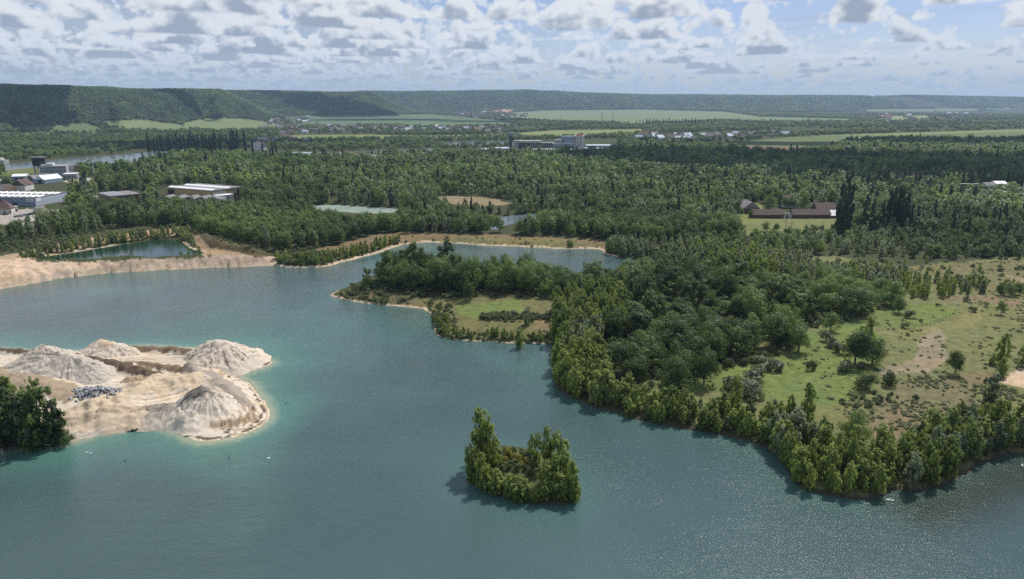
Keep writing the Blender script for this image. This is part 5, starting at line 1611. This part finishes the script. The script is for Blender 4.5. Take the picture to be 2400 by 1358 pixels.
# glasshouse and houses by the wood
r, L, hz, yy = place('greenhouse', (645, 372), (722, 373), 'wide pale glass roof beyond the wood', 'greenhouse')
MB().box(0, L, 0, 55, -1, 3.5).build('wall', LBLUE, r)
for i in range(6):
    MB().gable(0, L, 55 * i / 6, 55 * (i + 1) / 6 - .02, 3.5, 5.6).build('roof', LBLUE, r)
rsv = np.random.RandomState(21)
HM = {}
def house_set(k):
    if k not in HM:
        wl, rf = [(WHITE, RTILE), (CREAM, DROOF), (WHITE, LBLUE), (WHITE, OTILE), (WHITE, GROOF)][k]
        HM[k] = (MB().box(-.5, .5, -.36, .36, -.2, .42).mesh('wall', wl), MB().gable(-.5, .5, -.36, .36, .42, .82, ov=.03).mesh('roof', rf))
    return HM[k]
def village(poly, n, smin, smax, label, group, zc=True, yrange=None):
    P = np.array(poly, float); k = 0; t = 0
    while k < n and t < 4000:
        t += 1
        px, py = rsv.uniform(P[:, 0].min(), P[:, 0].max()), rsv.uniform(P[:, 1].min(), P[:, 1].max())
        if not pip(np.array([px]), np.array([py]), poly)[0]: continue
        z = 6.0
        for _ in range(6):
            x, y = G(px, py, min(z, 60)); z = float(ground_z(np.array([x]), np.array([y]))[0])
        s_ = rsv.uniform(smin, smax)
        r = empty('village_house', x, y, z, rsv.uniform(-.9, .9) + (1.57 if rsv.rand() < .3 else 0))
        r.scale = (s_, s_, s_ * .8)
        tag(r, label, 'house', group)
        a, b = house_set(rsv.randint(5))
        link('wall', a, r); link('roof', b, r)
        k += 1
village([(597, 275), (640, 266), (720, 270), (735, 292), (650, 298), (610, 288)], 42, 13, 22, 'tiny village house at the foot of the second wooded scarp', 'houses at the foot of the scarp')
village([(640, 300), (760, 297), (960, 300), (1180, 300), (1180, 311), (960, 311), (700, 314), (650, 310)], 115, 12, 20, 'small pale house in the long village across the valley', 'houses of the long village')
village([(1050, 268), (1100, 262), (1250, 266), (1245, 275), (1100, 278), (1050, 276)], 45, 16, 28, 'tiny distant house of the far hamlet under the ridge', 'houses of the far hamlet')
village([(1990, 268), (2300, 262), (2330, 275), (2150, 290), (2000, 292)], 40, 16, 30, 'tiny distant house among trees at the far right', 'houses among trees far right')
village([(1480, 322), (1560, 318), (1700, 318), (1850, 318), (1800, 326), (1600, 330), (1500, 330)], 44, 13, 22, 'white-walled house among trees beyond the wood', 'houses beyond the wood')
village([(725, 371), (790, 368), (900, 372), (880, 380), (740, 379)], 14, 12, 18, 'house among trees by the wide pale glass roof', 'houses by the glass roof')
village([(965, 368), (1012, 366), (1012, 372), (968, 374)], 4, 16, 24, 'pale building at the far edge of the wood', 'pale buildings at the wood edge')
village([(2060, 428), (2150, 426), (2150, 432), (2060, 434)], 5, 14, 20, 'white roof behind the poplars at the right', 'white roofs behind the poplars')
# yard far right
r, L, hz, yy = place('long_wall', (2222, 446), (2310, 447), 'long low dark wall with pale coping in the far right yard', 'wall')
MB().box(0, L, 0, 1.5, -1, 5).build('wall', DARK, r)
MB().box(-.3, L + .3, -.3, 1.8, 5, 5.5).build('coping', WHITE, r)
for p1, p2, D_, h_, w_, rf_, l, c_ in [((2308, 451), (2334, 451), 10, 6, LBLUE, GROOF, 'blue-grey shed at the left of the far right yard', 'shed'), ((2332, 448), (2358, 448), 10, 6, WHITE, WROOF, 'white long-roofed shed in the far right yard', 'shed'),
                                       ((2420, 456), (2455, 455), 12, 8, CREAM, WROOF, 'pale shed beyond the right edge', 'shed')]:
    r, L, hz, yy = place('industrial_shed', p1, p2, l, c_)
    MB().box(0, L, 0, D_, -1, h_).build('wall', w_, r)
    MB().gable(0, L, 0, D_, h_, h_ + 2.2, ov=.4).build('roof', rf_, r)
for p1, p2, l in [((2360, 460), (2374, 460), 'left green steel block with white top in the far right yard'), ((2375, 461), (2390, 461), 'right green steel block with white top in the far right yard')]:
    r, L, hz, yy = place('storage_tank', p1, p2, l, 'tank')
    MB().box(0, L, 0, 8, -1, hz(443)).build('body', GREENP_, r)
    MB().box(-.4, L + .4, -.4, 8.4, hz(443), hz(440)).build('top', WHP, r)
r, L, hz, yy = place('industrial_shed', (2388, 461), (2412, 461), 'pale open-sided shed right of the green steel blocks', 'shed')
MB().box(0, L, 0, 10, -1, hz(449)).build('wall', CREAM, r)
MB().gable(0, L, 0, 10, hz(449), hz(445), ov=.4).build('roof', WROOF, r)
for k in range(7):
    px = 2296 + k * 9 + rsv.uniform(-2, 2); py = 461 + rsv.uniform(-2, 3)
    r, L, hz, yy = place('site_container', (px, py), (px + 6, py + rsv.uniform(-.4, .4)), 'white or grey container lying in the far right yard', 'container', 'containers in the far right yard')
    MB().box(0, L, 0, 2.6, -.2, 2.6).build('body', [WHP, METAL, WHITE][k % 3], r)
    MB().box(L * .2, L * .8, -.1, -.01, .2, 2.2).build('door', GROOF, r)

# masts
def lattice(name, px, d, h, w, label, mats, z=None):
    a = math.atan2((px - CX), F / CP)
    x, y = d * math.sin(a), d * math.cos(a)
    zz = float(ground_z(np.array([x]), np.array([y]))[0])
    r = empty(name, x, y, zz - 1, 0)
    tag(r, label, 'mast')
    n = 8
    for i in range(n):
        m = MB(); w0 = w * (1 - .8 * i / n); w1 = w * (1 - .8 * (i + 1) / n); z0, z1 = h * i / n, h * (i + 1) / n
        for sx in (-1, 1):
            for sy in (-1, 1):
                m.tube((sx * w0, sy * w0, z0), (sx * w1, sy * w1, z1), w * .10, w * .09, 4)
            m.tube((sx * w0, -w0, z0), (-sx * w1, -w1, z1), w * .06, w * .06, 3)
            m.tube((sx * w0, w0, z0), (-sx * w1, w1, z1), w * .06, w * .06, 3)
        m.build('mast_section', mats[i % len(mats)], r)
    MB().tube((0, 0, h), (0, 0, h * 1.15), w * .1, w * .05, 4).build('antenna', mats[0], r)
lattice('radio_mast', 888, 5150, 46, 4.0, 'lattice mast standing on the skyline of the second scarp', [METAL])
lattice('radio_mast', 635, 4650, 34, 2.5, 'thin small mast on the skyline above the village', [METAL])
lattice('radio_mast', 1438, 3300, 46, 4.0, 'red and white striped mast on the valley fields', [REDP, WHP])
lattice('radio_mast', 1412, 3200, 40, 3.0, 'grey mast beside the red and white striped mast', [METAL])

# car park
def car(px, py, rot, matc, label, group='cars in the car park'):
    x, y = G(px, py, 2.4)
    z = float(ground_z(np.array([x]), np.array([y]))[0])
    r = empty('parked_car', x, y, z, rot)
    tag(r, label, 'car', group)
    b = MB()
    prof = [(-2.1, .35), (-2.1, .85), (-1.3, .95), (1.35, .95), (2.1, .8), (2.1, .35)]
    for sx in (-.85, .85): b.v += [(p[0], sx, p[1]) for p in prof]
    n = len(prof)
    b.f += [tuple(range(n)), tuple(range(2 * n - 1, n - 1, -1))] + [(i, (i + 1) % n + 0, n + (i + 1) % n, n + i)[::-1] for i in range(n)]
    b.build('body', matc, r)
    c = MB(); c.v += [(-1.4, -.78, .95), (1.1, -.78, .95), (.5, -.62, 1.45), (-.95, -.62, 1.45), (-1.4, .78, .95), (1.1, .78, .95), (.5, .62, 1.45), (-.95, .62, 1.45)]
    c.f += [(0, 1, 2, 3), (7, 6, 5, 4), (3, 2, 6, 7), (1, 5, 6, 2), (4, 0, 3, 7)]
    c.build('cabin', GLASS, r)
    for sx in (-1.3, 1.3):
        for sy in (-.86, .86):
            MB().tube((sx, sy - .1, .32), (sx, sy + .1, .32), .32, .32, 10).build('wheel', DARK, r)
cm = [DARK, METAL, WHP, BLUEG, REDP, DARK, METAL, DARK]
for i in range(9):
    car(40 + i * 5.2, 513 - i * 0.9 + (i % 2) * .5, 1.2 + rsv.uniform(-.06, .06), cm[i % 8], 'parked car in the close row at the left car park')
car(68, 519, .5, WHP, 'white car parked alone in front of the row of cars', None)
car(8, 504, .4, WHP, 'white car parked by the red-brown roofed house', None)
car(14, 508, .4, DARK, 'dark car parked by the red-brown roofed house', None)
for i in range(9):
    car(206 + i * 9 + rsv.uniform(-2, 2), 413 - i * .6 + rsv.uniform(-1, 1), rsv.uniform(-.3, .3), cm[(i * 3) % 8], 'vehicle parked in the pale yard right of the old factory', 'vehicles in the pale yard')
village([(2, 452), (30, 446), (60, 444), (60, 450), (10, 458)], 4, 12, 18, 'shed behind the long blue-grey warehouse', 'sheds behind the blue-grey warehouse')
village([(190, 432), (260, 426), (330, 420), (330, 430), (210, 440)], 5, 10, 15, 'small building among trees between the old factory and the ochre warehouse', 'small buildings among trees at left')
for px, pb, pt, l in [(118, 496, 466, 'lamp post in front of the pale blue end wall'), (68, 500, 472, 'lamp post in front of the blue-grey warehouse'), (38, 526, 505, 'lamp post at the front of the car park')]:
    r, L, hz, yy = place('street_lamp', (px, pb), (px + 1, pb), l, 'street lamp')
    MB().tube((0, 0, -.5), (0, 0, 8), .12, .07, 6).build('pole', METAL, r)
    MB().box(-.1, 1.4, -.15, .15, 7.9, 8.1).build('lamp_head', METAL, r)

# meadow fence
def fence(pts, label, step=3.0):
    W = [Vector(G(*p, 3.2)) for p in pts]
    x0, y0 = W[0]
    r = empty('fence', x0, y0, 0, 0); tag(r, label, 'fence')
    out = []
    for a, b in zip(W[:-1], W[1:]):
        n = max(1, int((b - a).length / step))
        for i in range(n): out.append(a.lerp(b, i / n))
    xs_ = np.array([p.x for p in out]); ys_ = np.array([p.y for p in out]); zs_ = ground_z(xs_, ys_)
    wire = MB(); last = None
    for p, z in zip(out, zs_):
        q = Vector((p.x - x0, p.y - y0, float(z)))
        MB().tube(q - Vector((0, 0, .4)), q + Vector((0, 0, 1.3)), .09, .08, 5).build('post', M_BARK, r)
        if last is not None:
            for hh in (.6, 1.1): wire.tube(last + Vector((0, 0, hh)), q + Vector((0, 0, hh)), .015, .015, 3)
        last = q
    wire.build('wire', METAL, r)
fence([(2060, 768), (2110, 771), (2160, 768), (2200, 757), (2240, 738)], 'thin post fence bounding the small meadow at the right')
fence([(820, 585), (870, 560), (930, 551), (1020, 549), (1130, 551)], 'thin post fence along the wood behind the lake', 6.0)

# birds on the water
def bird(px, py, label, mat, s=1.0, rot=0.0):
    x, y = G(px, py, 0.1)
    m = MB()
    ring = [(-.55, .03, .18), (-.42, .13, .16), (-.15, .20, .12), (.15, .19, .12), (.34, .11, .16), (.40, .07, .30), (.40, .055, .48), (.44, .06, .60), (.54, .055, .62), (.66, .02, .58)]
    n = 8
    for (rx, rr2, rz) in ring:
        for i in range(n):
            w = 2 * math.pi * i / n
            m.v.append((rx * s, rr2 * math.cos(w) * s, (rz + rr2 * .8 * math.sin(w)) * s))
    for k in range(len(ring) - 1):
        for i in range(n):
            j = (i + 1) % n
            m.f.append((k * n + i, k * n + j, (k + 1) * n + j, (k + 1) * n + i))
    m.f.append(tuple(range(n - 1, -1, -1))); m.f.append(tuple((len(ring) - 1) * n + i for i in range(n)))
    o = m.build('water_bird', mat, None)
    o.location = (x, y, -.02); o.rotation_euler = (0, 0, rot)
    tag(o, label, 'bird')
bird(205, 1061, 'white water bird swimming below the lower left trees', WHP, 1.0, .3)
bird(213, 1063, 'second white water bird close behind the first, lower left', WHP, .9, .2)
bird(537, 1073, 'dark water bird just below the sand spit', DARK, .8, 2)
bird(630, 1074, 'pale water bird right of the dark one, below the sand spit', WHP, 1.0, 1)
bird(293, 1080, 'small dark bird on the water below the sand spit beach', DARK, .7, 1)
bird(670, 946, 'dark bird on the water right of the sand spit', DARK, .7, 1)
bird(2082, 1172, 'white water bird off the shore corner at lower right', WHP, 1.1, 0)
bird(2090, 1173, 'white water bird just right of the other at the shore corner', WHP, 1.0, 3)
bird(2396, 1091, 'white water bird at the right picture edge', WHP, 1.0, 1)

# ------------------------------------------------------------------ passing clouds overhead whose shade lies on the valley
import bmesh
M_CLOUD = mat_surface('cloud_white', (0.85, 0.86, 0.88), 1.0, 0.01, 0.03, spec=0.0)
def cloud(tx, ty, rx, ry, seed, zc=950.0, rot=0.0, n=9):
    """tx, ty: ground point under its shadow"""
    cx = tx + SUN.x / SUN.z * zc; cy = ty + SUN.y / SUN.z * zc
    rs = np.random.RandomState(seed)
    bm = bmesh.new()
    for i in range(n):
        w = rs.uniform(0, 6.28); q = math.sqrt(rs.rand()) * (0 if i == 0 else .75)
        s_ = rs.uniform(.28, .5) if i else .62
        res = bmesh.ops.create_icosphere(bm, subdivisions=4, radius=1.0)
        for v in res['verts']:
            v.co = Vector((q * math.cos(w) * rx + v.co.x * s_ * rx, q * math.sin(w) * ry + v.co.y * s_ * ry, v.co.z * s_ * min(rx, ry) * .45))
    me = bpy.data.meshes.new('sky_cloud')
    bm.to_mesh(me); bm.free()
    co = np.zeros(len(me.vertices) * 3, np.float32); me.vertices.foreach_get('co', co); co = co.reshape(-1, 3)
    m = min(rx, ry)
    k = 1 + .5 * fbm(co[:, 0] / (m * .5) + co[:, 2] / (m * .5), co[:, 1] / (m * .5) - co[:, 2] / (m * .4), seed, 5)
    co *= k[:, None]
    co[:, 2] = np.maximum(co[:, 2], -m * .10)
    me.vertices.foreach_set('co', co.ravel().astype(np.float32))
    me.polygons.foreach_set('use_smooth', np.ones(len(me.polygons), bool))
    me.materials.append(M_CLOUD); me.update()
    o = link('sky_cloud', me)
    o.location = (cx, cy, zc); o.rotation_euler = (0, 0, rot)
    tag(o, kind='structure')
def RNG_(px, d):
    a = math.atan2((px - CX), F / CP)
    return d * math.sin(a), d * math.cos(a)
for px, d, rx, ry, sd_, rt in [(10, 2800, 230, 420, 1, 0.5), (330, 3600, 380, 110, 2, -0.3), (760, 4500, 480, 300, 3, -.2), (900, 3500, 420, 230, 4, -.1), (430, 1600, 280, 130, 5, .1),
                               (1700, 1130, 330, 190, 6, -.05), (2200, 1100, 420, 185, 7, .1), (2100, 1700, 480, 150, 9, .0), (1180, 3200, 420, 150, 13, 0.1)]:
    x, y = RNG_(px, d)
    cloud(x, y, rx, ry, sd_ * 7, 950 + 25 * sd_, rt)

# ------------------------------------------------------------------ rough tufts and weeds on the open ground
rst = np.random.RandomState(66)
tp = []
for poly, n_ in (([(2000, 900), (2300, 880), (2420, 930), (2300, 960), (2090, 1080), (2010, 1000), (1960, 960)], 1500), ([(1600, 900), (1850, 840), (2050, 760), (2300, 700), (2500, 700), (2500, 860), (2200, 900), (2040, 900), (1900, 960)], 1500),
                 ([(1010, 740), (1300, 745), (1300, 800), (1060, 795)], 500), ([(1900, 620), (2500, 615), (2500, 700), (2150, 690)], 900), ([(780, 580), (1000, 548), (1400, 563), (1500, 590), (1400, 582), (1000, 566)], 500),
                 ([(780, 690), (1000, 700), (1000, 720), (860, 708)], 250)):
    W = np.array([G(*p, 3) for p in poly])
    x = rst.uniform(W[:, 0].min(), W[:, 0].max(), n_ * 3); y = rst.uniform(W[:, 1].min(), W[:, 1].max(), n_ * 3)
    px, py = PIX(x, y, 3.0)
    k = pip(px, py, poly) & (fbm(x / 14, y / 14, 300, 3) + rst.uniform(-.3, .3, x.shape) > 0.12)
    tp.append(np.stack([x[k], y[k]], -1)[:n_])
tp = np.concatenate(tp)
tz = ground_z(tp[:, 0], tp[:, 1]); k = land_sd(tp[:, 0], tp[:, 1]) > 2
tp, tz = tp[k], tz[k]
th = rst.uniform(.25, 1.0, len(tp)) ** 2.0 * 1.1
gn_scatter('tussocks', np.stack([tp[:, 0], tp[:, 1], tz - .05], -1), th, th * rst.uniform(1, 2, len(tp)), [proto('tussock', 'lo', v) for v in range(3)], 'rough tufts and weeds over the open meadows', 'weeds', rst)

# ------------------------------------------------------------------ the air
HZ = bpy.data.materials.new('haze'); HZ.use_nodes = True
ht = NT(HZ.node_tree); ht.n.clear()
ho = ht.new('ShaderNodeOutputMaterial'); hv = ht.new('ShaderNodeVolumePrincipled')
hv.inputs['Color'].default_value = (0.50, 0.73, 1.0, 1)
hv.inputs['Density'].default_value = 0.000056
hv.inputs['Anisotropy'].default_value = 0.2
ht.l.new(hv.outputs[0], ho.inputs['Volume'])
HZ.cycles.homogeneous_volume = True
hb = MB().box(-17000, 17000, -17000, 17000, -9, 262).build('haze', HZ)
tag(hb, 'thin blue air over the valley', kind='stuff')
print('objects', len(bpy.data.objects))
